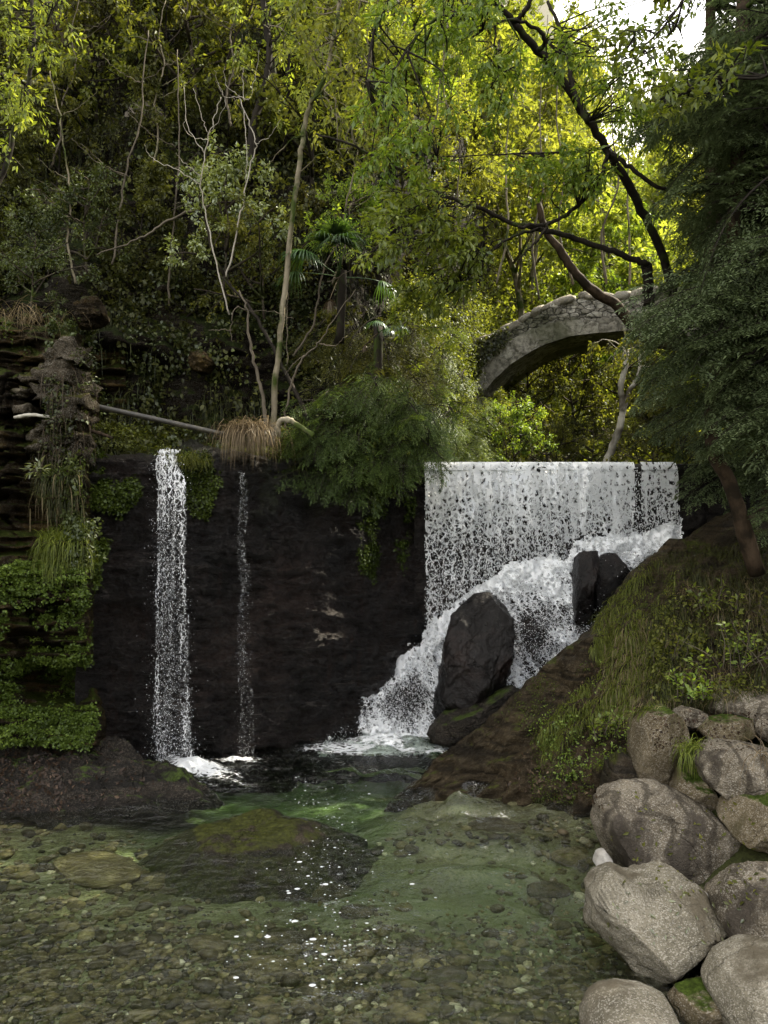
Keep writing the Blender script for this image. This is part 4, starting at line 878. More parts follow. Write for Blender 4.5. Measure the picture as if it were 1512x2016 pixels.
# ------------------------------------------------------------------ sampling of the surfaces for things that grow on them
def sample(name, n, rng, poly=None, dens=None, jit=1.0):
    pts, nn, U, Vv, st, D = SURF[name]; ok = np.ones(len(pts), bool)
    if poly is not None: ok &= inpoly(U, Vv, poly)
    if dens is not None: ok &= rng.random(len(pts)) < dens(U, Vv, pts)
    ids = np.flatnonzero(ok)
    if len(ids) == 0: return np.zeros((0, 3)), np.zeros((0, 3))
    i = rng.choice(ids, n); s = (st / FPX * D[i])[:, None]
    return pts[i] + rng.uniform(-.6, .6, (n, 3)) * s * jit, nn[i]
def grow_leaves(name, surf, n, L, ratio, mat, rng, poly=None, dens=None, out=.05, hang=.5, tone=.5, toff=.03, clump=1.2):
    p, nn = sample(surf, n, rng, poly, dens, 1.6); m = len(p); g = G()
    cl = fbm(p * clump, 3, 88)
    p = p + nn * (rng.random((m, 1)) * out * (1 + 1.2 * np.maximum(cl, 0)[:, None]) + toff); d = nrm(nn * .5 + rng.normal(0, .6, (m, 3)) + np.array([0, 0, -hang]))
    N_ = nrm(nn * .7 + np.array([0, 0, .7]) + rng.normal(0, .4, (m, 3))); l = L * rng.uniform(.5, 1.4, m)
    leaves(g, p, d, N_, l, l * ratio, np.clip(tone + .3 * cl + rng.normal(0, .15, m), 0, 1))
    return tag(link(name, g.mesh(name, False), mat), kind='stuff')
def grow_blades(name, surf, n, L, W_, mat, rng, poly=None, dens=None, droop=2.2, tone=.5, up=.5):
    p, nn = sample(surf, n, rng, poly, dens, 1.6); m = len(p); g = G()
    d = nrm(nn * .7 + rng.normal(0, .35, (m, 3)) + np.array([0, 0, up])); l = L * rng.uniform(.4, 1.3, m)
    blades(g, p, d, l, W_ * rng.uniform(.6, 1.3, m), rng.uniform(.6, 1.3, m) * droop, np.clip(tone + rng.normal(0, .22, m), 0, 1), rng)
    return tag(link(name, g.mesh(name), mat), kind='stuff')
def nz(sc, lo, hi, seed):
    return lambda U, Vv, p: sstep(lo, hi, fbm(p * sc, 4, seed))
rng = np.random.default_rng(77)
grow_leaves('cliff_ivy', 'cliff', 60000, .075, .7, M['lf_dark'], rng, dens=lambda U, V, p: sstep(-.25, .5, fbm(p * .8, 4, 5)) * sstep(700, 380, V + .4 * (U - 300) * 0) + .12, out=.35, tone=.4)
grow_leaves('cliff_creeper', 'cliff', 26000, .06, .75, M['lf_ivy'], rng, dens=nz(.9, .1, .6, 15), out=.22, tone=.45)
grow_blades('hanging_grass', 'cliff', 16000, .45, .012, M['grass_dark'], rng, dens=nz(.7, -.1, .5, 25), droop=3.2, tone=.45, up=.1)
grow_leaves('shoulder_ivy', 'cliff', 60000, .055, .8, M['lf_mid'], rng, poly=[(640, 905), (700, 700), (780, 590), (860, 560), (990, 640), (990, 905)], out=.45, tone=.55)
grow_blades('terrace_grass', 'cliff', 5000, .3, .010, M['grass_dark'], rng, poly=[(180, 905), (180, 830), (650, 850), (650, 905)], droop=2.4, tone=.6)
grow_leaves('terrace_plants', 'cliff', 9000, .04, .8, M['lf_mid'], rng, poly=[(180, 910), (180, 860), (850, 860), (850, 910)], dens=nz(1.2, -.1, .4, 19), out=.12)
# on the wet wall: mossy streaks by the top and at the dam end
grow_leaves('wall_moss', 'rock_wall', 5000, .028, .9, M['moss_leaf'], rng, poly=[(345, 890), (360, 980), (400, 1050), (455, 900), (440, 880)], dens=nz(2.5, .0, .4, 3), out=.03, toff=0, tone=.4)
grow_leaves('wall_moss', 'rock_wall', 6000, .035, .7, M['moss_leaf'], rng, poly=[(690, 980), (705, 1120), (735, 1150), (760, 1000), (790, 1130), (815, 1000), (845, 910), (700, 905)], dens=nz(2.2, .0, .4, 4), out=.06, toff=0, tone=.3)
grow_leaves('wall_moss', 'rock_wall', 7000, .035, .8, M['moss_leaf'], rng, poly=[(180, 890), (310, 890), (300, 950), (250, 1010), (200, 1100), (180, 1180)], dens=nz(2.5, -.1, .4, 6), out=.06, toff=0, tone=.35)
# on the left bank
bank_dens = lambda U, V, p: sstep(-.55, .25, fbm(p * 2.1, 4, 33)) * (1 - np.exp(-(((U - 110) / 70) ** 2 + ((V - 1350) / 32) ** 2)))
grow_leaves('bank_moss', 'rock_bank', 95000, .023, .95, M['moss_leaf'], rng, poly=[(-300, 1120), (60, 1110), (210, 1120), (205, 1280), (200, 1400), (180, 1470), (-300, 1470)], dens=bank_dens, out=.045, toff=0, hang=.3, tone=.55, clump=3)
grow_leaves('bank_moss', 'rock_bank', 9000, .03, .9, M['moss_leaf'], rng, poly=[(-300, 1120), (-300, 640), (190, 640), (215, 1130)], dens=nz(1.7, .15, .55, 35), out=.06, toff=0, tone=.3)
grow_leaves('bank_creeper', 'rock_bank', 8000, .045, .75, M['lf_ivy'], rng, poly=[(95, 640), (190, 640), (215, 1120), (150, 1120), (140, 900)], dens=nz(2.2, -.1, .5, 36), out=.18, tone=.5)
grow_blades('bank_grass', 'rock_bank', 2600, .26, .008, M['grass'], rng, poly=[(60, 1130), (90, 1050), (150, 1020), (205, 1040), (210, 1120), (150, 1120)], droop=2.8, tone=.5)
grow_blades('bank_grass', 'rock_bank', 2200, .20, .006, M['grass_dark'], rng, poly=[(70, 960), (80, 860), (170, 850), (200, 900), (190, 1000), (100, 1010)], droop=3.0, tone=.6)
grow_blades('hanging_roots', 'rock_bank', 260, .35, .008, M['straw'], rng, poly=[(60, 1000), (100, 700), (190, 700), (200, 1010)], droop=3.4, tone=.35, up=0)

# ------------------------------------------------------------------ evergreen boughs
def bough(rng, ln=2.4, side=20, sub=6, leaf=.05, nl=13, spread=.42):
    gw, gl = G(), G(); ax = [np.zeros(3)]; d = np.array([1, 0, .12])
    for k in range(9): d = nrm(d + np.array([0, rng.normal(0, .05), -.075])); ax.append(ax[-1] + d * ln / 9)
    ax = np.array(ax); tube(gw, ax, np.linspace(.016, .004, 10), 4); P_, D_, N_, t_ = [], [], [], []
    for k in range(side):
        t = .12 + .86 * k / side; q, dd = at(ax, t); sgn = 1 if k % 2 else -1; sl_ = ln * spread * (1.08 - t) * rng.uniform(.7, 1.15) + .12
        sd_ = nrm(dd * .75 + np.array([0, sgn * 1., -.12]) + rng.normal(0, .1, 3)); e1 = q + sd_ * sl_ * .5; e2 = e1 + nrm(sd_ + [0, 0, -.35]) * sl_ * .5
        sb = np.array([q, e1, e2]); tube(gw, sb, [.005, .0035, .002], 3)
        for m in range(sub):
            u = (m + 1) / sub; q2, d2 = at(sb, u * .98); s2 = (1 if m % 2 else -1)
            td = nrm(d2 * .9 + np.cross(d2, [0, 0, 1.]) * s2 * .8 + np.array([0, 0, -.15]) + rng.normal(0, .1, 3)) if m < sub - 1 else d2
            tl = sl_ * .34 * (1.25 - u) + .07; w_ = np.linspace(0.05, 1, nl)[:, None]; pp = q2 + td * tl * w_ + np.array([0, 0, -.04]) * w_ ** 2
            lat = np.cross(td, [0, 0, 1.]); lat /= np.linalg.norm(lat) + 1e-9; sg = np.where(np.arange(nl) % 2 == 0, 1, -1)[:, None]
            P_.append(pp); D_.append(nrm(td * .75 + lat * sg + rng.normal(0, .12, (nl, 3)))); N_.append(np.array([0, 0, 1.]) + rng.normal(0, .3, (nl, 3)))
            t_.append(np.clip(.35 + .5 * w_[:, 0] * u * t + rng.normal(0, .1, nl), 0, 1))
    P_ = np.concatenate(P_); n = len(P_); l = leaf * rng.uniform(.7, 1.2, n)
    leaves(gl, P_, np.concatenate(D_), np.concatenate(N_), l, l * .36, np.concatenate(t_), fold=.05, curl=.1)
    return gw, gl
def stamp(dst, src, Mx, loc, sc, dt=0.):
    V = np.concatenate(src.V) * sc @ Mx.T + loc; dst.add(V, np.concatenate(src.Q) if src.Q else None, np.concatenate(src.T) if src.T else None, np.clip(np.concatenate(src.t) + dt, 0, 1))
def frame(dirx, roll=0.):
    x = nrm(np.asarray(dirx, float)); y = np.cross([0, 0, 1.], x); y = y / (np.linalg.norm(y) + 1e-9); z = np.cross(x, y)
    c, s = math.cos(roll), math.sin(roll); y2 = y * c + z * s; z2 = z * c - y * s; return np.stack([x, y2, z2], 1)
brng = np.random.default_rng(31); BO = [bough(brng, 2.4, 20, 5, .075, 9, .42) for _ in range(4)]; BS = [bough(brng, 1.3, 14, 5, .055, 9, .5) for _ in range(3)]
def evergreen(trunk_px, td, radii, boughs_px, label, seed, protos=BO, lenr=(.45, .8), mat=None, wood=None, group=None, name='evergreen_tree'):
    """trunk through points seen in the photo; boughs_px: (px, py, depth, dirx, diry, dirz) of each bough's tip side"""
    r_ = np.random.default_rng(seed); tp = smoothpts(Pv(np.array(trunk_px)[:, 0], np.array(trunk_px)[:, 1], np.array(td)), 40); root = empty(name, tp[0], label, 'tree', group)
    gw, gl, gb = G(), G(), G(); tube(gw, tp - tp[0], np.interp(np.linspace(0, 1, 40), np.linspace(0, 1, len(radii)), radii), 10, rough=.15)
    for (px, py, d, dr) in boughs_px:
        dr = nrm(np.array(dr, float) + r_.normal(0, .16, 3)); k = r_.integers(len(protos)); sc = r_.uniform(*lenr); st0 = P(px, py, d) - dr * sc * 1.9 + [0, 0, .15]; Mx = frame(dr, r_.normal(0, .3))
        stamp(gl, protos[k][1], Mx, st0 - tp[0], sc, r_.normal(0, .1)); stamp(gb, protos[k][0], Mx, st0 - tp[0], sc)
        i = np.argmin(np.linalg.norm(tp - st0 - [0, 0, .3], axis=1)); a = tp[i]; mid = (a + st0) / 2 + [0, 0, .12]
        tube(gb, smoothpts([a, mid, st0], 8) - tp[0], np.linspace(.03, .015, 8), 5)
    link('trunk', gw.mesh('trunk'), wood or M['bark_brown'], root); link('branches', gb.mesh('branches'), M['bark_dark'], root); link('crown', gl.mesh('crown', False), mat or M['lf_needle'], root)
    return root
er = np.random.default_rng(8)
def fill(poly, n, dr, drange):
    poly = np.asarray(poly, float); out = []
    while len(out) < n:
        x, y = er.uniform(poly.min(0), poly.max(0))
        if inpoly(np.array([x]), np.array([y]), poly)[0]: out.append((x, y, er.uniform(*drange), dr))
    return out
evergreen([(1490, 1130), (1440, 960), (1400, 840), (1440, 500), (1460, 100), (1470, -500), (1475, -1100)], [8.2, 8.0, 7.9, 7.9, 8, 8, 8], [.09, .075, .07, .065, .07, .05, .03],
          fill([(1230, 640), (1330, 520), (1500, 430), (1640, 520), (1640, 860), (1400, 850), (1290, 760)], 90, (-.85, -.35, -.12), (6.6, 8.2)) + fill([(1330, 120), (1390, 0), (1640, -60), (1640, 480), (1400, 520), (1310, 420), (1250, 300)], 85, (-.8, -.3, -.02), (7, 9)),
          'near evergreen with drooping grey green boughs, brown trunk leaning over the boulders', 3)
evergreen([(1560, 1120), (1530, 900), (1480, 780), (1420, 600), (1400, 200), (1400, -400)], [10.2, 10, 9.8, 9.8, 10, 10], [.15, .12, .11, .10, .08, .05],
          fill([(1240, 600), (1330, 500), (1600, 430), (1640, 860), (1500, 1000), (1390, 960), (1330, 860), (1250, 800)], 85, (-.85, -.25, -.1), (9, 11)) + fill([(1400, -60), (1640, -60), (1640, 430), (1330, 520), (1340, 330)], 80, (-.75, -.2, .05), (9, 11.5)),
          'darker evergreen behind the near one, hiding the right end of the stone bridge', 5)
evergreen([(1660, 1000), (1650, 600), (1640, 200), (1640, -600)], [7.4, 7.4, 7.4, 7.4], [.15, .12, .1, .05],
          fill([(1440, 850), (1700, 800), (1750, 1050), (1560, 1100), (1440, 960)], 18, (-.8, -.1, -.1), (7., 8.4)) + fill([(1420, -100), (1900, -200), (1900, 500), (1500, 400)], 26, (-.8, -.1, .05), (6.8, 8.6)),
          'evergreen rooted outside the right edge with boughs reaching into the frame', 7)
# the bushy evergreen that hangs over the dark wall
def shoulder_bush(px, py, d, n, poly, label, seed, mat=None, drange=None, sc=(.7, 1.1), dr=(-.2, -.8, -.35)):
    r_ = np.random.default_rng(seed); base = P(px, py, d); root = empty('evergreen_bush', base, label, 'bush'); gl, gb = G(), G()
    for x, y, dd, _ in fill(poly, n, None, drange):
        st0 = P(x, y, dd); v = np.array([(x - px) * .0022, 0, 0]) + np.array(dr) + r_.normal(0, .2, 3); k = r_.integers(len(BS)); Mx = frame(v, r_.normal(0, .5)); s_ = r_.uniform(*sc)
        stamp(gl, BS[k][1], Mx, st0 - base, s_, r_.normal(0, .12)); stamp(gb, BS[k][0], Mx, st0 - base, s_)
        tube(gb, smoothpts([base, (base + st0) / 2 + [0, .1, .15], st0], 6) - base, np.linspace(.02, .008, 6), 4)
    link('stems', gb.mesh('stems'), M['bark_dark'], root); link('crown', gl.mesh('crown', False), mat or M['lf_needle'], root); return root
shoulder_bush(740, 860, 10.3, 130, [(610, 800), (640, 740), (760, 720), (850, 800), (850, 880), (740, 935), (640, 925), (600, 860)], 'dark green evergreen bush hanging over the wall between the narrow trickle and the dam', 3, M['lf_bush'], (9.6, 10.3), (.38, .62))
shoulder_bush(720, 700, 11.2, 60, [(610, 640), (700, 590), (820, 640), (860, 740), (700, 760), (620, 730)], 'shaggy green bush on the cliff shoulder above the hanging evergreen bush', 5, M['lf_mid'], (10.6, 11.6), (.45, .8))
shoulder_bush(870, 810, 12.6, 56, [(790, 740), (850, 735), (895, 800), (915, 875), (840, 885), (800, 800)], 'pale green bush between the hanging evergreen bush and the dam', 9, M['lf_fresh'], (11.6, 13), (.5, .8))

shoulder_bush(860, 900, 14.5, 80, [(760, 650), (860, 640), (915, 720), (935, 800), (945, 900), (830, 905), (780, 800)], 'bright climbing shrub covering the left foot of the stone bridge', 13, M['lf_fresh'], (13.2, 15.2), (.6, 1.0))
# ------------------------------------------------------------------ single trees traced on the photograph
def traced(name, label, cat, paths, twigs, wood, leafm, L=.1, per=10, ratio=.42, root_d=None, droop=.35, group=None, seed=1, extra=None, spread=.05):
    """paths: (pixel polyline, depth0, depth1, radius0, radius1); twigs: (x, y, depth, dir, length) leafy shoots, joined to the nearest limb"""
    r_ = np.random.default_rng(seed); gw, gl = G(), G(); P3 = []
    for pp, d0, d1, r0, r1 in paths:
        pp = np.array(pp, float); q = smoothpts(Pv(pp[:, 0], pp[:, 1], np.linspace(d0, d1, len(pp))), max(8, len(pp) * 5)); P3.append((q, r0, r1))
    base = P3[0][0][0]; allp = np.concatenate([q for q, _, _ in P3]) if P3 else None
    for q, r0, r1 in P3:
        j = q - base + r_.normal(0, .008, q.shape); tube(gw, j, np.linspace(r0, r1, len(q)), 7 if r0 > .02 else 4, rough=.12 if r0 > .02 else 0, seed=seed)
    tw = []
    for x, y, d, dr, ln in twigs:
        e = P(x, y, d); i = np.argmin(np.linalg.norm(allp - e, axis=1)); a = allp[i]; dr = nrm(np.array(dr, float) + r_.normal(0, .25, 3)); mid = (a + e) / 2 + r_.normal(0, .06, 3)
        tube(gw, smoothpts([a, mid, e], 7) - base, np.linspace(.012, .005, 7), 4); tone = r_.normal(.5, .14)
        sh = [e]
        for k in range(4): dr = nrm(dr + r_.normal(0, .12, 3) + [0, 0, -.08]); sh.append(sh[-1] + dr * ln / 4)
        sh = np.array(sh); tube(gw, sh - base, np.linspace(.005, .002, 5), 3); tw.append((sh - base, tone))
        for m in range(3):
            q, d2 = at(sh, r_.uniform(.15, .8)); s2 = perp(d2[None], r_)[0] * [1, 1, .4]; e2 = q + nrm(d2 + s2) * ln * .5
            tube(gw, np.array([q, (q + e2) / 2 + [0, 0, .01], e2]) - base, [.003, .002, .0015], 3); tw.append((np.array([q, (q + e2) / 2, e2]) - base, tone))
    twig_leaves(gl, r_, tw, per, L, ratio, droop, spread, flat=.8)
    root = empty(name, base, label, cat, group); link('trunk', gw.mesh('trunk'), wood, root)
    if twigs: link('crown', gl.mesh('crown', False), leafm, root)
    return root
def tw(poly, n, drange, dr, ln=(.25, .5)):
    return [(x, y, d, dr, er.uniform(*ln)) for x, y, d, _ in fill(poly, n, None, drange)]
traced('leaning_tree', 'dark leaning trunk with fresh green leaves crossing the upper right of the gorge', 'tree',
    [([(1335, 620), (1310, 520), (1272, 430), (1235, 360), (1200, 300), (1160, 240), (1115, 170), (1060, 100), (1010, 45), (960, -20), (880, -160)], 10.6, 8.2, .066, .034),
     ([(1010, 45), (1035, 20), (1060, -30)], 8.4, 8.2, .035, .02), ([(1060, 100), (1075, 80), (1045, 50), (1000, 40), (950, 60)], 8.6, 8.0, .03, .01), ([(1160, 240), (1130, 180), (1115, 100), (1080, 0)], 9, 9.4, .04, .02),
     ([(1200, 300), (1170, 370), (1130, 410), (1080, 440), (1020, 445)], 9.2, 8.0, .03, .018), ([(1080, 440), (1060, 470), (1020, 510)], 8.1, 8, .02, .008), ([(1200, 290), (1100, 300), (1000, 303), (860, 310)], 9.2, 8.4, .018, .006),
     ([(1195, 295), (1240, 330), (1290, 365), (1370, 378), (1430, 370)], 9.2, 8.6, .03, .015), ([(975, 50), (975, 120), (965, 200)], 8.2, 8.1, .012, .005), ([(960, -20), (900, 20), (840, 50), (800, 100)], 8.2, 7.5, .02, .006), ([(880, -160), (800, -60), (740, 60), (720, 160)], 8.2, 7.6, .03, .008)],
    tw([(930, 40), (1030, 60), (1035, 190), (960, 190)], 16, (7.6, 8.4), (-.1, 0, -1)) + tw([(700, 100), (860, 60), (900, 200), (860, 330), (730, 330)], 34, (7.2, 8.4), (-.2, -.1, -.8)) + tw([(760, -40), (1000, -60), (960, 60), (800, 90)], 26, (7.4, 8.4), (-.4, 0, -.6))
    + tw([(1030, 300), (1200, 290), (1230, 330), (1130, 380), (1040, 360)], 26, (8.2, 9.), (-.7, -.2, -.25)) + tw([(1080, 30), (1180, 60), (1200, 160), (1090, 120)], 12, (8, 9), (-.5, 0, -.4)) + tw([(1130, -20), (1300, -20), (1320, 120), (1200, 200)], 18, (8, 9.4), (.2, 0, -.3)) + tw([(1150, 200), (1240, 180), (1260, 260), (1180, 260)], 10, (8.4, 9), (.5, -.2, -.3)),
    M['bark_dark'], M['lf_fresh'], L=.085, per=11, seed=3)
traced('low_branch_tree', 'dark tree stump with a long bare limb of fresh leaves reaching left above the bridge', 'tree',
    [([(1278, 600), (1276, 560), (1274, 520)], 9.2, 9.0, .07, .065), ([(1274, 520), (1240, 508), (1190, 488), (1120, 465), (1060, 450), (1010, 440), (960, 418), (900, 395), (830, 365), (760, 318), (690, 285), (620, 262)], 9, 8.2, .04, .01),
     ([(1060, 450), (1000, 470), (940, 520), (900, 560)], 8.7, 8.2, .02, .006), ([(900, 395), (860, 410), (800, 440), (740, 480)], 8.5, 7.8, .014, .005), ([(790, 345), (820, 260), (825, 210)], 8.3, 8.2, .012, .005)],
    tw([(760, 370), (900, 350), (1010, 420), (960, 500), (800, 500), (740, 470)], 46, (7.4, 8.6), (-.8, -.3, -.25)) + tw([(860, 470), (1000, 460), (960, 560), (850, 590)], 22, (7.8, 8.6), (-.6, -.2, -.5)) + tw([(820, 520), (900, 500), (930, 600), (830, 640), (760, 620)], 18, (8.2, 9), (-.7, -.2, -.3)),
    M['bark_dark'], M['lf_fresh'], L=.08, per=11, seed=5)
traced('near_branch_tree', 'leafy bright green bough hanging into the top right corner in front of the evergreens', 'branch',
    [([(1700, 100), (1600, 150), (1500, 150), (1400, 165), (1330, 190), (1270, 200)], 6.4, 6.2, .02, .006), ([(1400, -60), (1330, 20), (1280, 80), (1220, 110)], 7, 6.8, .015, .005)],
    tw([(1260, 140), (1400, 120), (1520, 120), (1500, 190), (1330, 210)], 20, (6., 6.8), (-.8, -.2, -.15), (.2, .4)) + tw([(1230, 60), (1360, 20), (1350, 90), (1250, 130)], 12, (6.6, 7.4), (-.8, -.1, -.3), (.2, .4)),
    M['bark_dark'], M['lf_fresh'], L=.085, per=9, seed=8)
traced('slender_tree', 'tall slender pale trunk rising in a bend from the terrace to the top edge', 'tree',
    [([(536, 880), (540, 800), (548, 700), (560, 580), (574, 440), (588, 330), (598, 260), (612, 205), (640, 150), (655, 80), (668, 10), (680, -120)], 9.75, 9.9, .043, .026),
     ([(598, 265), (570, 280), (520, 330)], 9.8, 10, .014, .005), ([(612, 205), (680, 130), (760, 60)], 9.8, 9.4, .02, .006), ([(640, 150), (620, 120), (560, 60), (520, 50)], 9.8, 10.2, .014, .005), ([(588, 340), (640, 300), (700, 290)], 9.8, 9.4, .012, .004), ([(655, 80), (700, 30), (720, -40)], 9.8, 9.4, .016, .006)],
    tw([(560, -40), (760, -60), (800, 120), (700, 200), (620, 120), (540, 90)], 40, (9, 10.4), (-.1, -.1, -.5)) + tw([(640, 180), (720, 160), (760, 280), (680, 320)], 14, (9.2, 9.8), (.2, -.1, -.6)),
    M['bark_pale'], M['lf_yellow'], L=.09, per=9, seed=11)
traced('dark_twin_tree', 'pair of dark crooked trunks on the cliff left of the slender pale trunk', 'tree',
    [([(490, 330), (500, 240), (522, 170), (530, 100), (520, 30), (505, -80)], 11.6, 11.8, .07, .04), ([(498, 300), (535, 225), (540, 150), (528, 60), (540, -60)], 11.8, 12.2, .055, .03), ([(560, 300), (566, 200), (570, 110), (568, 0)], 12.2, 12.4, .03, .02)],
    tw([(420, -60), (620, -60), (640, 160), (560, 240), (480, 120)], 40, (11, 12.6), (0, 0, -.6)), M['bark_dark'], M['lf_yellow'], L=.10, per=10, seed=13)
traced('edge_tree', 'thin tree with yellow green leaves at the top left corner', 'tree',
    [([(-20, 400), (10, 330), (30, 250), (55, 170), (66, 90), (62, 0), (60, -100)], 9.6, 9.8, .04, .02), ([(66, 90), (90, 50), (118, -10)], 9.7, 9.7, .015, .008), ([(30, 250), (10, 200), (-20, 100)], 9.6, 9.6, .012, .006)],
    tw([(-60, -60), (130, -60), (110, 120), (-60, 130)], 26, (9, 10.2), (0, 0, -.5)) + tw([(-40, 130), (60, 140), (90, 220), (0, 290), (-40, 260)], 24, (9, 10), (.1, -.1, -.5)), M['bark_dark'], M['lf_yellow'], L=.085, per=8, seed=17)
traced('bare_sapling', 'leafless sapling with whitish upcurved twigs in front of the dark cliff', 'sapling',
    [([(452, 620), (430, 540), (410, 440), (396, 370), (402, 310), (412, 262), (424, 225), (436, 190)], 10, 9.8, 0.0115, 0.0045), ([(396, 365), (350, 335), (310, 318), (290, 300), (284, 285)], 9.8, 9.6, 0.0072, 0.0030), ([(410, 275), (380, 270), (362, 250), (366, 232)], 9.8, 9.6, 0.0058, 0.0023), ([(412, 265), (428, 240), (444, 200), (426, 160)], 9.8, 9.6, 0.0050, 0.0023),
     ([(395, 345), (360, 320), (346, 300)], 9.8, 9.6, .006, .003), ([(400, 330), (420, 325)], 9.8, 9.6, .005, .003), ([(402, 300), (370, 250), (362, 172)], 9.9, 9.9, .006, .003), ([(408, 260), (398, 230), (382, 175)], 9.9, 9.9, .005, .003)], [], M['dead_twig'], None, seed=19)
traced('bare_sapling', 'leafless sapling with whitish fans of twigs left of the slender pale trunk', 'sapling',
    [([(445, 545), (462, 480), (478, 400), (492, 330), (504, 285), (490, 240), (474, 200), (470, 188)], 9.9, 9.7, 0.0122, 0.0053), ([(470, 190), (440, 190), (428, 160), (424, 140)], 9.7, 9.5, 0.0050, 0.0023), ([(470, 190), (492, 195), (500, 160), (511, 100)], 9.7, 9.6, 0.0050, 0.0023), ([(468, 188), (446, 168), (440, 130)], 9.7, 9.6, .005, .003),
     ([(504, 283), (530, 268), (552, 236)], 9.7, 9.5, .006, .003), ([(480, 215), (486, 300), (484, 360)], 9.7, 9.6, .006, .003), ([(482, 200), (478, 160), (480, 130)], 9.7, 9.7, .005, .003)], [], M['dead_twig'], None, seed=23)
traced('dead_pole', 'thin dark dead trunk leaning diagonally from the cliff down to the evergreen bush', 'dead trunk', [([(430, 540), (480, 590), (530, 670), (580, 770), (622, 862)], 10.2, 9.5, .018, .03)], [], M['bark_dark'], None, seed=29)
traced('crooked_sapling', 'crooked sapling with mossy lower stem left of the ivy-clad trunk foot', 'sapling',
    [([(522, 850), (520, 790), (505, 730), (490, 660), (486, 610), (470, 570)], 9.6, 9.7, .028, .01), ([(486, 612), (466, 605), (455, 640), (455, 672)], 9.7, 9.5, .009, .004), ([(486, 612), (540, 614), (580, 628)], 9.7, 9.6, 0.0050, 0.0023), ([(455, 650), (430, 650), (412, 650)], 9.5, 9.5, .006, .003)], [], M['bare_twig'], None, seed=31)
traced('bare_sapling', 'bare forked sapling with long thin arms leaning right over the evergreen bush', 'sapling',
    [([(560, 840), (572, 760), (600, 700), (628, 676), (650, 640), (700, 570)], 9.5, 9.3, .016, .005), ([(628, 676), (660, 680), (682, 660)], 9.4, 9.3, .007, .003), ([(566, 720), (564, 650), (566, 560)], 9.6, 9.6, .006, .003), ([(600, 700), (575, 720), (560, 740)], 9.5, 9.4, .005, .003)], [], M['bare_twig'], None, seed=37)
traced('curved_sapling', 'bare arched branch reaching left from the pale shrub over the dark cliff', 'branch', [([(430, 400), (340, 430), (300, 455), (250, 480), (190, 500)], 10.3, 9.9, .02, .008)], [], M['bare_twig'], None, seed=39)
traced('white_barked_tree', 'forked pale trunk standing under the bridge on the stream bank', 'tree',
    [([(1188, 925), (1205, 880), (1222, 835), (1226, 800), (1222, 760), (1230, 725), (1234, 690)], 14, 14.3, .075, .05), ([(1226, 810), (1240, 770), (1256, 740), (1262, 700)], 14.1, 14.3, .05, .035)], tw([(1180, 640), (1300, 640), (1300, 720), (1190, 700)], 10, (13.6, 14.6), (0, 0, -.4)), M['bark_white'], M['lf_mid'], L=.1, seed=41)
traced('fallen_branch_tree', 'brown trunk with pale lichen leaning down onto the crown of the bridge', 'tree', [([(1245, 640), (1212, 600), (1165, 570), (1130, 535), (1100, 490), (1075, 455), (1060, 400)], 15.4, 15, .12, .06)], [], M['bark_brown'], None, seed=43)
# shrubs
sh_p = [broadleaf(500 + i, h=1.5, crown=1.0, base=.1, limbs=14, sub=7, tw=6, per=8, L=.055, ratio=.5, r=.02, up=.03) for i in range(3)]
def shrub(px, py, d, sc, leafm, label, k=0, rz=0., cat='shrub', name='shrub'):
    b = P(px, py, d); o = tree_thing(name, sh_p[k], b, label, cat, None, M['bark'], leafm, rz, sc); 
    for ch in o.children: ch.data = ch.data.copy(); ch.data.materials.clear(); ch.data.materials.append(leafm if ch.name.startswith('crown') else M['bark'])
    return o
shrub(440, 500, 10.4, 1.15, M['lf_pale'], 'pale green shrub in front of the dark cliff, behind the two bare saplings', 0)
shrub(520, 560, 10.7, 1.0, M['lf_mid'], 'green shrub low on the cliff between the pale shrub and the slender trunk', 1)
shrub(690, 500, 11.3, .9, M['lf_fresh'], 'bright green rounded shrub right of the slender pale trunk', 2)
shrub(390, 190, 13, 1.9, M['lf_mid'], 'broad green shrub high on the cliff at the top left', 1, 2.)
shrub(250, 120, 13.5, 1.6, M['lf_dark'], 'dark shrub high on the cliff near the pale rock outcrop', 2, 1.)
shrub(170, 480, 10.8, .9, M['lf_ivy'], 'small leafed bush on the cliff above the ruined pillar', 0, 3.)
shrub(60, 560, 9.6, .7, M['lf_ivy'], 'small creeper-covered bush at the left edge above the outcrop', 1, 4.)
for i, (px, py, d, sc, mk, lab) in enumerate([(1010, 905, 13.5, .9, 'lf_fresh', 'bright shrub just above the dam lip below the left foot of the bridge'), (1080, 915, 14.5, .85, 'lf_mid', 'round shrub in the middle of the bank seen under the bridge'), (1160, 915, 15.5, .9, 'lf_dark', 'dark shrub left of the forked pale trunk'),
        (1290, 910, 13, .9, 'lf_dark', 'dark shrub right of the forked pale trunk'), (960, 870, 15, .8, 'lf_mid', 'shrub hiding the left foot of the bridge'), (1040, 800, 19, 1.5, 'lf_mid', 'large shrub seen through the arch of the bridge on its left'), (1130, 800, 20, 1.7, 'lf_dark', 'dark thicket seen through the middle of the arch'), (1220, 790, 20, 1.5, 'lf_mid', 'thicket seen through the arch on its right'),
        (1350, 900, 11.5, .9, 'lf_mid', 'leafy shrub where the thin right end of the curtain falls')]):
    shrub(px, py, d, sc, M[mk], lab, i % 3, i * 1.3)
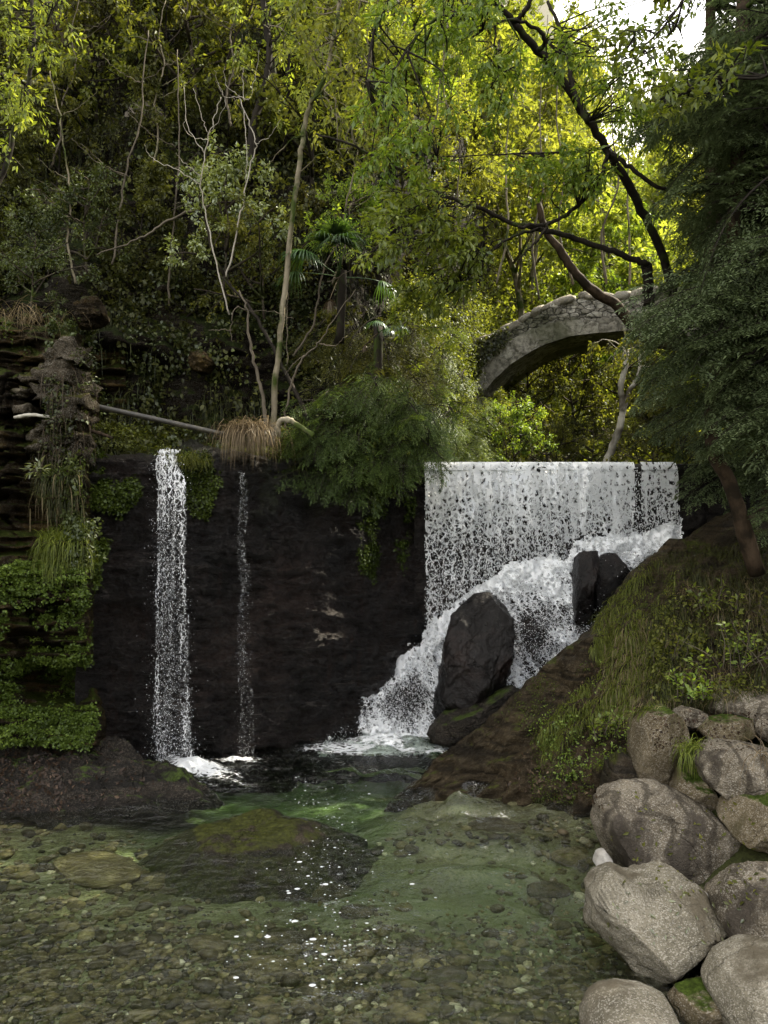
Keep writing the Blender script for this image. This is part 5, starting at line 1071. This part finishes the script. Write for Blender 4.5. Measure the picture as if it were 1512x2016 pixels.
# small trees that stand on the cliff face
sm_p = [broadleaf(600 + i, h=3.4, crown=1.5, base=.15, limbs=14, sub=7, tw=6, per=8, L=.09, ratio=.5, r=.04) for i in range(3)]
croots = {}
def cliff_tree(px, py, sc, leafm, kind, label, group):
    pts, nn, U, Vv, st, D = SURF['cliff']; i = np.argmin((U - px) ** 2 + (Vv - py) ** 2); b = pts[i] + np.array([0, .15, -.2])
    key = kind
    if key not in croots: croots[key] = tree_thing(kind, tuple(m.copy() for m in sm_p[len(croots) % 3]), b, label, 'tree', group, M['bark_dark'], leafm, 0, sc); return
    copy_tree(croots[key], b, float(er.uniform(0, 6.2)), sc, label, group)
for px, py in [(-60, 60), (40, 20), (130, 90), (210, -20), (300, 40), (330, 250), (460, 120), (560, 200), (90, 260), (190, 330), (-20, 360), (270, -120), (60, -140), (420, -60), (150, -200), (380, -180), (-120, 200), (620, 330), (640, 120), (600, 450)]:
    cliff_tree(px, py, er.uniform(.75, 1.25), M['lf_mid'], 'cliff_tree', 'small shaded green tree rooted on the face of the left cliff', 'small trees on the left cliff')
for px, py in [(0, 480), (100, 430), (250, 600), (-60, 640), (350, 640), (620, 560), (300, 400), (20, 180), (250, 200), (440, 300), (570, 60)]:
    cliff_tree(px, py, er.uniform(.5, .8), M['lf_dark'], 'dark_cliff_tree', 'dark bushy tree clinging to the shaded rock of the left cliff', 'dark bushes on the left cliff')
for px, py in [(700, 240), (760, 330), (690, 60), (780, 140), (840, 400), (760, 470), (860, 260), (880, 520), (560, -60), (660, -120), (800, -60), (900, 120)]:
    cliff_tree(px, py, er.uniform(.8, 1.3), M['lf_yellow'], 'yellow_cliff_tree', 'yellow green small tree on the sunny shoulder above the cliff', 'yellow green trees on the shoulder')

# ------------------------------------------------------------------ added tall trees, out of view right, that shade the left cliff and pool
shade_p = [broadleaf(700 + i, h=15, crown=4.6, base=.45, limbs=20, sub=9, tw=7, per=9, L=.22, ratio=.55, r=.22) for i in range(2)]
cr0 = None
for i, (x, y, sc, rz) in enumerate([(6.8, 5.5, 1.0, 0), (8.2, 10.5, 1.15, 2), (10.5, 14.5, 1.2, 1)]):
    z = float(ground_z(np.array([x]), np.array([y]))[0])
    tree_thing('added_shade_tree', tuple(m.copy() for m in shade_p[i % 2]), (x, y, z - .2), 'added unseen broadleaf tree beyond the right edge, its crown shading the gorge', 'tree', 'added shade trees out of view', M['bark'], M['lf_mid'], rz, sc)

# ------------------------------------------------------------------ pool bed: stones and gravel
rng = np.random.default_rng(41)
near_o = [ground]
def bed_z(x, y): return ground_z(np.asarray(x), np.asarray(y))
def gravel(n, yr, xr, size, name, dens):
    g = G(); V, T = ICO[1]; x = rng.uniform(*xr, n * 3); y = rng.uniform(*yr, n * 3); ok = rng.random(n * 3) < dens(x, y); x, y = x[ok][:n], y[ok][:n]; m = len(x); z = bed_z(x, y)
    s = size[0] * (size[1] / size[0]) ** (rng.random(m) ** 2.2); sc = np.stack([s * rng.uniform(.8, 1.4, m), s * rng.uniform(.7, 1.1, m), s * rng.uniform(.3, .6, m)], -1)
    a = rng.uniform(0, 6.28, m); c, sn = np.cos(a), np.sin(a); B = V[None] * (1 + .18 * rng.normal(size=(m, len(V), 1))); B = B * sc[:, None]
    X = B[..., 0] * c[:, None] - B[..., 1] * sn[:, None]; Y = B[..., 0] * sn[:, None] + B[..., 1] * c[:, None]
    W3 = np.stack([X + x[:, None], Y + y[:, None], B[..., 2] + (z + sc[:, 2] * .4)[:, None]], -1)
    T3 = (np.arange(m)[:, None, None] * len(V) + T[None]).reshape(-1, 3); g.add(W3.reshape(-1, 3), None, T3, np.repeat(np.clip(rng.normal(.38, .30, m), 0, 1), len(V)))
    return tag(link(name, g.mesh(name), M['pebble']), kind='stuff')
sandy = lambda x, y: np.clip(np.exp(-(((x + .9) / 1.5) ** 2 + ((y - 6.05) / .6) ** 2)) + .9 * np.exp(-(((x - .5) / .9) ** 2 + ((y - 6.5) / .8) ** 2)), 0, 1)
gravel(13000, (4.1, 6.4), (-4.2, 2.3), (.010, .040), 'gravel', lambda x, y: (1 - .93 * sandy(x, y)) * sstep(6.3, 5.2, y + .25 * np.abs(x) * 0) + .05)
gravel(2500, (4.2, 7.4), (-5, 2.3), (.02, .08), 'gravel', lambda x, y: (1 - .95 * sandy(x, y)) * .6)
st_v = [mesh_np('river_stone', None or (ICO[3][0] * np.array([1.2, .9, .5]) * (1 + .13 * fbm(ICO[3][0] * 1.3 + k * 7, 3, k))[:, None]), None, ICO[3][1]) for k in range(7)]
M['stone_a'] = rock_mat('river_stone', (.06, .045, .018), (.15, .12, .055), (.27, .22, .11), speck=.2, bump=.4); M['stone_b'] = rock_mat('river_stone_dark', (.03, .024, .010), (.07, .058, .028), (.13, .105, .05), speck=.15, bump=.4)
for k, me in enumerate(st_v): me.materials.append(M['stone_a'] if k % 2 == 0 else M['stone_b'])
def bed_stone(px, py, w_px, k, label='rounded stone lying among the gravel on the pool bed', group='stones on the pool bed', asp=1., h=.5):
    d = EYE * FPX / (py - CY); 
    for _ in range(3):
        x = (px - CX) / FPX * d; z = float(bed_z(x, d)); d = (EYE - z) * FPX / (py - CY)
    s = w_px / FPX * d / 2.3; o = link('river_stone', st_v[k % 7]); o.location = (x, d, z + s * h * .35); o.scale = (s, s * asp, s * h * 2); o.rotation_euler = (0, 0, rng.uniform(-.5, .5)); return tag(o, label, 'stone', group)
placed_s = []
k = 0
while k < 150:
    px = rng.uniform(0, 1180); py = 2016 - 330 * rng.random() ** 1.3; w_ = rng.uniform(24, 50) * (py / 2016) ** 2
    if any((px - a) ** 2 + ((py - b) * 2.) ** 2 < ((w_ + c) * .5) ** 2 for a, b, c in placed_s): continue
    if 330 < px < 1180 and py < 1850 and rng.random() < .9: continue
    placed_s.append((px, py, w_)); bed_stone(px, py, w_, int(rng.integers(7)), asp=rng.uniform(.7, 1)); k += 1
for px, py, w_, kk, lab in [(405, 1865, 82, 0, 'smooth brown stone at the far side of the pebbles, largest left of centre'), (560, 1850, 80, 1, 'dark flat stone on the bed in the middle of the pool near the foam specks'), (640, 1765, 110, 3, 'dark submerged rock below the drifting foam specks'), (700, 1800, 70, 5, 'small dark submerged rock right of the drifting foam specks'),
                          (530, 1910, 100, 0, 'wide pale brown stone sunk in the gravel at the bottom centre left'), (880, 1930, 90, 3, 'dark broad stone sunk in the gravel right of the bottom centre'), (190, 1715, 200, 2, 'large brown submerged rock at the left edge of the pool'), (330, 1740, 150, 1, 'dark submerged rock between the left one and the mossy midstream rock'),
                          (980, 1640, 120, 5, 'dark submerged rock below the tip of the rock slope'), (1080, 1760, 90, 3, 'dark submerged rock left of the largest boulder'), (1140, 1690, 90, 6, 'brown submerged stone touching the small white stone')]:
    bed_stone(px, py, w_, kk, lab, None, asp=.8, h=.35 if w_ < 140 else .16)
# drifting foam specks on the surface
g = G(); pathx = np.array([(585, 1520), (625, 1570), (660, 1620), (650, 1700), (655, 1780), (640, 1860), (600, 1900)]); n = 300
u = rng.random(n) ** .8 * 5.99; i = u.astype(int); f = (u - i)[:, None]; c = pathx[i] * (1 - f) + pathx[i + 1] * f; sp = 12 + 75 * np.clip(u / 4, 0, 1); c = c + rng.normal(0, 1, (n, 2)) * np.stack([sp, sp * .5], -1)
c[:, 1] = np.maximum(c[:, 1], 1512); d = EYE * FPX / (c[:, 1] - CY); sz = np.exp(rng.normal(-5.5, .6, n)) * (.7 + .5 * np.clip(u / 4, 0, 1)); sz = np.minimum(sz, .02)
th = np.arange(8) / 8 * 6.283; ringx = np.cos(th)[None] * (1 + .12 * rng.normal(size=(n, 8))) * 1.3; ringy = np.sin(th)[None] * (1 + .12 * rng.normal(size=(n, 8))) * .8
X = (c[:, 0] - CX) / FPX * d; V8 = np.stack([X[:, None] + ringx * sz[:, None], d[:, None] + ringy * sz[:, None], 0 * ringx + .012], -1); Vc = np.stack([X, d, .014 + sz * .35], -1)[:, None]
VV = np.concatenate([V8, Vc], 1); kk = np.arange(n)[:, None] * 9; T = np.concatenate([kk + [j, (j + 1) % 8, 8] for j in range(8)], 0); g.add(VV.reshape(-1, 3), None, T); tag(link('foam_specks', g.mesh('foam_specks'), M['drop']), kind='stuff')

# ------------------------------------------------------------------ terrace: pipe, straw tuft, log, ruined pillar, sticks
def tube_thing(name, label, cat, pts, d, r, mat, n=10, rough=0., seed=0):
    pts = np.array(pts, float); q = smoothpts(Pv(pts[:, 0], pts[:, 1], np.linspace(d[0], d[1], len(pts))), max(14, len(pts) * 8)); g = G()
    tube(g, q - q[0], np.linspace(r[0], r[1], len(q)), n, rough=rough, seed=seed); o = link(name, g.mesh(name), mat); o.location = tuple(q[0]); return tag(o, label, cat)
tube_thing('pipe', 'long straight dark pipe sloping down across the terrace to the straw-coloured tuft', 'pipe', [(165, 795), (300, 824), (445, 856)], (8.95, 9.25), (.035, .032), M['pipe'], 14)
tube_thing('log', 'short pale dead log with a sawn end lying beside the slender trunk foot', 'log', [(545, 860), (550, 832), (566, 826), (590, 840), (618, 858)], (9.3, 9.1), (.04, .028), M['bark_lich'], 10, .3, 3)
tube_thing('dead_branch', 'pale broken stick lying on the ledge of the outcrop at the left edge', 'stick', [(28, 822), (60, 817), (92, 820), (112, 824)], (8.3, 8.3), (.022, .014), M['bark_white'], 8, .3, 4)
tube_thing('log', 'thin mossy log leaning behind the ruined pillar at the left edge', 'log', [(-60, 752), (0, 762), (62, 775)], (8.7, 8.5), (.04, .03), M['bark_pale'], 8, .2, 5)
tube_thing('dead_branch', 'brown broken stick on the rock right of the ruined pillar', 'stick', [(180, 848), (205, 856), (222, 862)], (8.6, 8.5), (.022, .016), M['bark_brown'], 8, .3, 6)
def pillar():
    root = empty('ruined_pillar', P(110, 880, 8.5), 'ruined pale stone pillar with a square hole, tangled in roots at the left edge', 'ruin'); rg = np.random.default_rng(6); g = G(); V, T = ICO[3]
    for (x, y, w_, h) in [(85, 750, 34, 16), (120, 742, 40, 22), (150, 760, 34, 26), (115, 775, 52, 14), (140, 795, 40, 22), (62, 778, 30, 8), (58, 812, 22, 14), (150, 822, 36, 18), (120, 838, 44, 10), (105, 858, 50, 16), (150, 862, 32, 18), (95, 885, 46, 14), (140, 895, 40, 18), (120, 715, 34, 22), (150, 700, 26, 24)]:
        c = P(x, y, 8.52 + rg.uniform(-.06, .1)); v = np.sign(V) * abs(V) ** .5 * np.array([w_ * rg.uniform(.6, .95), 44, h * rg.uniform(.6, .9)]) / FPX * 8.4; v = v + (.08 * fbm(V * 1.8 + x, 5, y, .65))[:, None] * V; v[:, 2] += .1 * v[:, 0]
        g.add(c + v - P(110, 880, 8.5), None, T)
    link('masonry', g.mesh('masonry'), M['pillar'], root)
M['pillar'] = rock_mat('pillar_stone', (.014, .011, .007), (.042, .034, .022), (.12, .10, .075), speck=.2, bump=1., moss=.2, mosscol=(.05, .05, .012)); pillar()
def tuft(name, px, py, d, n, L, mat, label, droop=2.4, spread=.1, up=.8, cat='grass tuft', W_=.006, fwd=-.35):
    b = P(px, py, d); g = G(); p = rng.normal(0, spread, (n, 3)) * [1, .6, .4]; a = rng.uniform(0, 6.28, n); dr = np.stack([np.cos(a) * .6, np.sin(a) * .5 + fwd, np.full(n, up)], -1)
    blades(g, p, dr, L * rng.uniform(.5, 1.2, n), W_ * rng.uniform(.7, 1.3, n), droop * rng.uniform(.6, 1.3, n), rng.random(n), rng, 5); o = link(name, g.mesh(name), mat); o.location = tuple(b); return tag(o, label, cat) if n >= 100 else tag(o, kind='stuff')
tuft('dry_grass_tuft', 490, 845, 9.2, 900, .50, M['straw'], 'big straw-coloured grass tuft hanging over the wall top above the narrow trickle', 3.0, .13, .55)
tuft('grass_tuft', 375, 905, 9.1, 420, .16, M['grass'], 'low green tuft on the wall top right of the wider thin fall', 2.4, .12)
tuft('grass_tuft', 1375, 1478, 6.6, 420, .26, M['grass'], 'green grass tuft growing between the upright block and the slanting slab', 2.6, .07, .9)
tuft('dry_stalks', 1502, 1490, 6.2, 26, .55, M['straw'], 'few long dry stalks arching over the slanting slab', 2.2, .04, .9)
tuft('dry_stalks', 60, 640, 9.1, 90, .7, M['straw'], 'tangle of pale dry stems on top of the outcrop at the left edge', 1.6, .2, .9)
# leafy plants
def leafy(name, px, py, d, n, h, mat, label, L=.062, ratio=.6, spread=.12, cat='plant', lean=(0, -.3)):
    b = P(px, py, d); gw, gl = G(), G(); tws = []
    for k in range(n):
        st0 = rng.normal(0, spread, 3) * [1, .7, .2]; dr = (rng.normal(0, .35) + lean[0], rng.normal(0, .3) + lean[1], 1); q = grow(gw, rng, st0, dr, h * rng.uniform(.6, 1.1), .006, .002, 6, .12, -.06, 4); tws.append((q, rng.normal(.5, .15)))
    twig_leaves(gl, rng, tws, 13, L, ratio, .15, .05, flat=1.); o = empty(name, b, label, cat); link('stems', gw.mesh('stems'), M['bare_twig'], o); link('leaves', gl.mesh('leaves', False), mat, o); return o
leafy('leafy_plant', 1400, 1210, 8.2, 9, .45, M['lf_fresh'], 'leafy plant with bright compound leaves high on the rock slope', lean=(-.2, -.3))
leafy('leafy_plant', 1460, 1320, 7.6, 16, .62, M['lf_fresh'], 'tall nettle-like plant at the right edge above the flat grey rocks', L=.06, spread=.2)
leafy('leafy_plant', 1320, 1300, 7.9, 9, .34, M['lf_mid'], 'small leafy plant in the grass left of the nettle-like plant', L=.07)
leafy('leafy_plant', 1200, 1450, 7.7, 7, .22, M['lf_fresh'], 'low leafy plant in front of the grass near the upright block', L=.06, spread=.1)
leafy('leafy_plant', 1370, 1375, 7.4, 10, .3, M['lf_fresh'], 'leafy weed behind the small rounded rock on the bank', L=.06, spread=.12)
leafy('leafy_plant', 75, 930, 8.0, 3, .14, M['lf_pale'], 'small rosette of pale bright leaves on the outcrop at the left edge', L=.09, ratio=.3, spread=.02, lean=(0, -.6))
leafy('leafy_plant', 1510, 1230, 8.2, 12, .5, M['lf_mid'], 'leafy plant under the evergreens at the right edge of the slope', L=.055, spread=.2)
# palm with fan leaves
def palm(px, py, d, n, r, label, seed, dead=1):
    rg = np.random.default_rng(seed); b = P(px, py, d); o = empty('fan_palm', b, label, 'palm'); gt = G(); grow(gt, rg, (0, .1, -.9), (0, 0, 1), 1.0, .07, .06, 5, .03, 0, 8, .3); link('trunk', gt.mesh('trunk'), M['bark_dark'], o)
    for k in range(n + dead):
        g = G(); isd = k >= n; a = rg.uniform(-2.9, .3) if not isd else rg.uniform(-2.6, -.6); el = rg.uniform(.0, 1.0) if not isd else -.7; dr = np.array([math.cos(a) * math.cos(el), math.sin(a) * math.cos(el), math.sin(el)]); stem = grow(g, rg, (0, 0, 0), dr, r * .8, .008, .005, 5, .04, -.05, 4)
        c = stem[-1]; dd = nrm(stem[-1] - stem[-2]); sdv = nrm(np.cross(dd, [0, 0, 1.])); m = 26; th = np.linspace(-1.9, 1.9, m); D_ = np.cos(th)[:, None] * dd + np.sin(th)[:, None] * sdv
        blades(g, np.repeat(c[None], m, 0), D_, r * (.62 if not isd else .3) * rg.uniform(.85, 1.1, m), .030 if not isd else .014, .9 if not isd else 2.4, np.clip(.5 + rg.normal(0, .2, m), 0, 1), rg, 5); link('fan_leaf', g.mesh('fan_leaf', False), M['straw_dark'] if isd else M['lf_palm'], o)
M['lf_palm'] = leaf_mat('palm_leaf', (.02, .04, .012), (.04, .08, .02), (.09, .15, .05), trans=.3, gloss=.06)
palm(668, 545, 10.3, 9, .75, 'fan palm with dead brown fans beside the slender pale trunk', 3); palm(745, 655, 10.0, 3, .38, 'small fan palm with pale drooping blades on the cliff shoulder', 5, 1)

# ------------------------------------------------------------------ right slope: grass, weeds, moss, litter
def on_obj(o): return bvh_of([o])
rb = bvh_of([rampo] + [x for x in RK])
def slope_blades(name, poly, n, L, W_, mat, droop=2.5, tone=.5, up=.8, dens=None):
    p, nn = scatter_px(rb, poly, n, rng, dens); g = G(); m = len(p); d = nrm(nn * .5 + rng.normal(0, .35, (m, 3)) + np.array([0, 0, up]))
    blades(g, p - nn * .01, d, L * rng.uniform(.4, 1.3, m), W_ * rng.uniform(.6, 1.3, m), droop * rng.uniform(.6, 1.3, m), np.clip(tone + rng.normal(0, .22, m), 0, 1), rng); return tag(link(name, g.mesh(name), mat), kind='stuff')
def slope_leaves(name, poly, n, L, ratio, mat, out=.04, tone=.5, hang=.2, bv=None, dens=None, lie=False, gap=.004):
    p, nn = scatter_px(bv or rb, poly, n, rng, dens); g = G(); m = len(p)
    if m == 0: return
    if lie: d = perp(nn, rng); N_ = nn + rng.normal(0, .25, (m, 3)); p = p + nn * gap
    else: p = p + nn * rng.random((m, 1)) * out; d = nrm(nn * .6 + rng.normal(0, .6, (m, 3)) + np.array([0, 0, -hang])); N_ = nn * .6 + np.array([0, 0, .7]) + rng.normal(0, .4, (m, 3))
    l = L * rng.uniform(.5, 1.4, m); leaves(g, p, d, N_, l, l * ratio, np.clip(tone + rng.normal(0, .2, m), 0, 1)); return tag(link(name, g.mesh(name, False), mat), kind='stuff')
gd = lambda lo, hi, sc, sd_: (lambda p: sstep(lo, hi, fbm(p * sc, 3, sd_)))
slope_blades('slope_grass', [(1180, 1200), (1290, 1090), (1330, 1130), (1330, 1380), (1250, 1410), (1150, 1420), (1070, 1500), (1060, 1440), (1150, 1340)], 15000, .16, .006, M['grass'], 3.0, .5, .5, gd(-.45, .2, 2.2, 3))
slope_blades('slope_grass', [(1290, 1090), (1512, 1060), (1512, 1370), (1270, 1400)], 11000, .20, .006, M['grass_dark'], 2.8, .6, .6, gd(-.5, .2, 1.8, 5))
slope_blades('slope_straw', [(1200, 1180), (1512, 1080), (1512, 1370), (1270, 1400), (1170, 1440)], 5200, .22, .005, M['straw'], 2.8, .4, .4, gd(-.2, .4, 2., 7))
slope_leaves('slope_weeds', [(1060, 1420), (1190, 1300), (1260, 1400), (1240, 1480), (1150, 1540), (1060, 1540)], 2400, .028, .7, M['lf_fresh'], .10, .45, dens=gd(-.2, .4, 2.6, 9))
slope_leaves('slope_weeds', [(1290, 1180), (1512, 1150), (1512, 1360), (1290, 1400)], 3500, .04, .7, M['lf_mid'], .14, .6, dens=gd(-.3, .3, 2.0, 11))
slope_leaves('slope_moss', [(830, 1560), (1000, 1390), (1200, 1180), (1300, 1070), (1400, 1060), (1300, 1250), (1190, 1590), (960, 1575)], 14000, .016, .9, M['moss_leaf'], .015, .5, dens=gd(.02, .35, 2.2, 13), bv=None)
slope_leaves('leaf_litter', [(980, 1540), (1100, 1400), (1200, 1250), (1230, 1300), (1150, 1480), (1190, 1590), (1000, 1575)], 520, .045, .5, M['litter'], lie=True)
lr_ = bvh_of([x for x in bpy.data.objects if x.name.startswith('ledge_rock')])
slope_leaves('leaf_litter', [(-20, 1400), (180, 1430), (280, 1500), (350, 1550), (150, 1590), (-20, 1600)], 1100, .05, .5, M['litter'], bv=lr_, lie=True, tone=.35, dens=lambda p: np.where(p[:, 0] < -3.3, 1., .25))
slope_leaves('leaf_litter', [(1190, 1560), (1440, 1560), (1512, 1640), (1512, 1780), (1440, 1780), (1300, 1760), (1190, 1640)], 110, .045, .4, M['lf_mid'], lie=True, tone=.6)
slope_leaves('leaf_litter', [(1190, 1740), (1460, 1740), (1460, 1860), (1200, 1860)], 60, .04, .4, M['lf_pale'], lie=True, tone=.4)
slope_leaves('leaf_litter', [(1270, 1400), (1512, 1400), (1512, 1480), (1290, 1480)], 420, .03, .5, M['litter'], lie=True, tone=.5)
# ivy on the bridge, undergrowth on the far slopes
g = G(); n = 2600; U = rng.uniform(860, 1010, n); V_ = rng.uniform(620, 800, n); ok = inpoly(U, V_, [(860, 720), (900, 690), (1000, 640), (1005, 672), (950, 720), (925, 800), (870, 800)]); U, V_ = U[ok], V_[ok]
p = np.array([on_bridge(a, b, -.02 - rng.random() * .12) for a, b in zip(U, V_)]); m = len(p); leaves(g, p, nrm(rng.normal(0, .6, (m, 3)) + [0, -.4, -.5]), nrm(rng.normal(0, .4, (m, 3)) + [0, -.8, .5]), rng.uniform(.06, .12, m), rng.uniform(.05, .09, m), rng.random(m)); tag(link('bridge_ivy', g.mesh('bridge_ivy', False), M['lf_ivy']), kind='stuff')
def undergrowth(name, n, yr, xr, L, mat, seed, dens, out=.5):
    rg = np.random.default_rng(seed); g = G(); y = np.exp(rg.uniform(math.log(yr[0]), math.log(yr[1]), n)); x = rg.uniform(*xr, n) * y; c = fbm(np.stack([x * .6, y * .6, 0 * x], -1), 4, seed); ok = rg.random(n) < dens(x, y, c); x, y, c = x[ok], y[ok], c[ok]
    z = ground_z(x, y); m = len(x); p = np.stack([x, y, z + rg.random(m) * out * (.6 + np.maximum(c, 0) * 1.6)], -1); l = L * rg.uniform(.5, 1.4, m) * (.6 + y / 30)
    leaves(g, p, nrm(rg.normal(0, .7, (m, 3)) + [0, -.3, .1]), nrm(rg.normal(0, .5, (m, 3)) + [0, -.3, .9]), l, l * .6, np.clip(.5 + .4 * c + rg.normal(0, .15, m), 0, 1)); tag(link(name, g.mesh(name, False), mat), kind='stuff')
offc = lambda x, y, c: (np.abs(x - xc(np.maximum(y - 11, 0))) > 1.9) * 1.
undergrowth('undergrowth', 90000, (11.4, 34), (-.12, .85), .085, M['lf_mid'], 5, offc)
undergrowth('undergrowth', 60000, (24, 90), (-.3, .95), .12, M['lf_yellow'], 6, offc, 1.2)
undergrowth('undergrowth', 50000, (22, 75), (.05, .5), .13, M['lf_yellow'], 8, offc, 1.6)

# thin bare stems among the foliage
for i, (px, py, d, h, lean) in enumerate([(150, 560, 10.6, 420, -.1), (230, 520, 10.8, 460, .12), (330, 600, 11, 500, .05), (300, 330, 12, 330, .1), (110, 330, 12, 330, .15), (700, 420, 11.4, 420, .1), (760, 520, 11.6, 480, -.08), (830, 470, 13, 400, .1), (905, 600, 14, 520, -.05), (985, 560, 15, 520, .08), (1060, 590, 16.8, 560, .02), (1120, 560, 18, 540, -.06), (640, 560, 10.6, 330, .25), (600, 700, 10.2, 300, .3),
        (1190, 560, 18, 500, .05), (1250, 560, 17.5, 400, -.1), (450, 250, 12, 300, .06), (370, 120, 13, 240, -.1)]):
    r_ = np.random.default_rng(900 + i); k = np.linspace(0, 1, 6); path = [(px + lean * h * t + r_.normal(0, 9), py - h * t) for t in k]; subs = []
    for j in range(4):
        t = r_.uniform(.3, .9); sx_ = px + lean * h * t; sy_ = py - h * t; sg = r_.choice([-1, 1]); ln = r_.uniform(40, 110); subs.append(([(sx_, sy_), (sx_ + sg * ln * .5, sy_ - ln * .25), (sx_ + sg * ln, sy_ - ln * .7)], d, d - .2, .008, .003))
    traced('thin_sapling', 'thin bare stem rising through the foliage of the gorge', 'sapling', [(path, d, d + .1, .02 * d / 12, .007)] + subs, [], M['bare_twig'] if i % 3 else M['bark_pale'], None, seed=900 + i, group='thin bare stems among the foliage')

pl_ = bvh_of([x for x in bpy.data.objects if x.name.startswith('masonry')]) if False else None
pm = [x for x in bpy.data.objects if x.name.startswith('masonry')][0]; V_ = [Vector(v.co) + Vector(P(110, 880, 8.5)) for v in pm.data.vertices]; pb_ = BVHTree.FromPolygons(V_, [list(p.vertices) for p in pm.data.polygons])
slope_leaves('pillar_ivy', [(90, 690), (180, 690), (190, 920), (60, 920), (90, 840)], 1500, .04, .75, M['lf_ivy'], .07, .4, bv=pb_, dens=gd(-.3, .3, 3., 21))
p, nn = scatter_px(pb_, [(80, 690), (190, 690), (190, 900), (80, 900)], 170, rng); g = G(); m = len(p); blades(g, p, nn * .4 + rng.normal(0, .3, (m, 3)) + [0, 0, .2], rng.uniform(.12, .45, m), .006, 3.2, np.clip(rng.normal(.4, .2, m), 0, 1), rng); tag(link('pillar_roots', g.mesh('pillar_roots'), M['straw_dark']), kind='stuff')

# pale rock faces that show through the growth on the cliff
for poly, d, lab in [([(240, 215), (275, 205), (320, 215), (355, 250), (360, 285), (320, 290), (290, 265), (250, 250)], 12.1, 'pinkish pale rock face showing through the bushes high on the left cliff'), ([(160, 75), (200, 85), (245, 110), (250, 130), (200, 120), (165, 105)], 13.3, 'small pale rock face near the top left of the cliff'),
                     ([(370, 700), (400, 690), (420, 712), (405, 735), (375, 728)], 10.6, 'small grey rock knob in the dark hollow above the pipe'), ([(150, 600), (190, 585), (205, 620), (180, 650), (150, 640)], 9.9, 'mossy rock knob beside the top of the ruined pillar')]:
    if d > 12: pts_, _, U_, V__, _, D_ = SURF['cliff']; q_ = np.array(poly).mean(0); d = float(pts_[np.argmin((U_ - q_[0]) ** 2 + (V__ - q_[1]) ** 2)][1]) + .05
    rock('rock_outcrop', poly, d, .35, len(lab), M['pale_outcrop'] if d > 12 else M['bank_rock'], lab, 'rock', sub=5, amp=.16, cuts=14)

undergrowth('bank_plants', 30000, (2.4, 7.4), (.78, 2.6), .05, M['lf_mid'], 15, lambda x, y, c: ((x > 3.6) & (c > -.5)) * 1., .3)
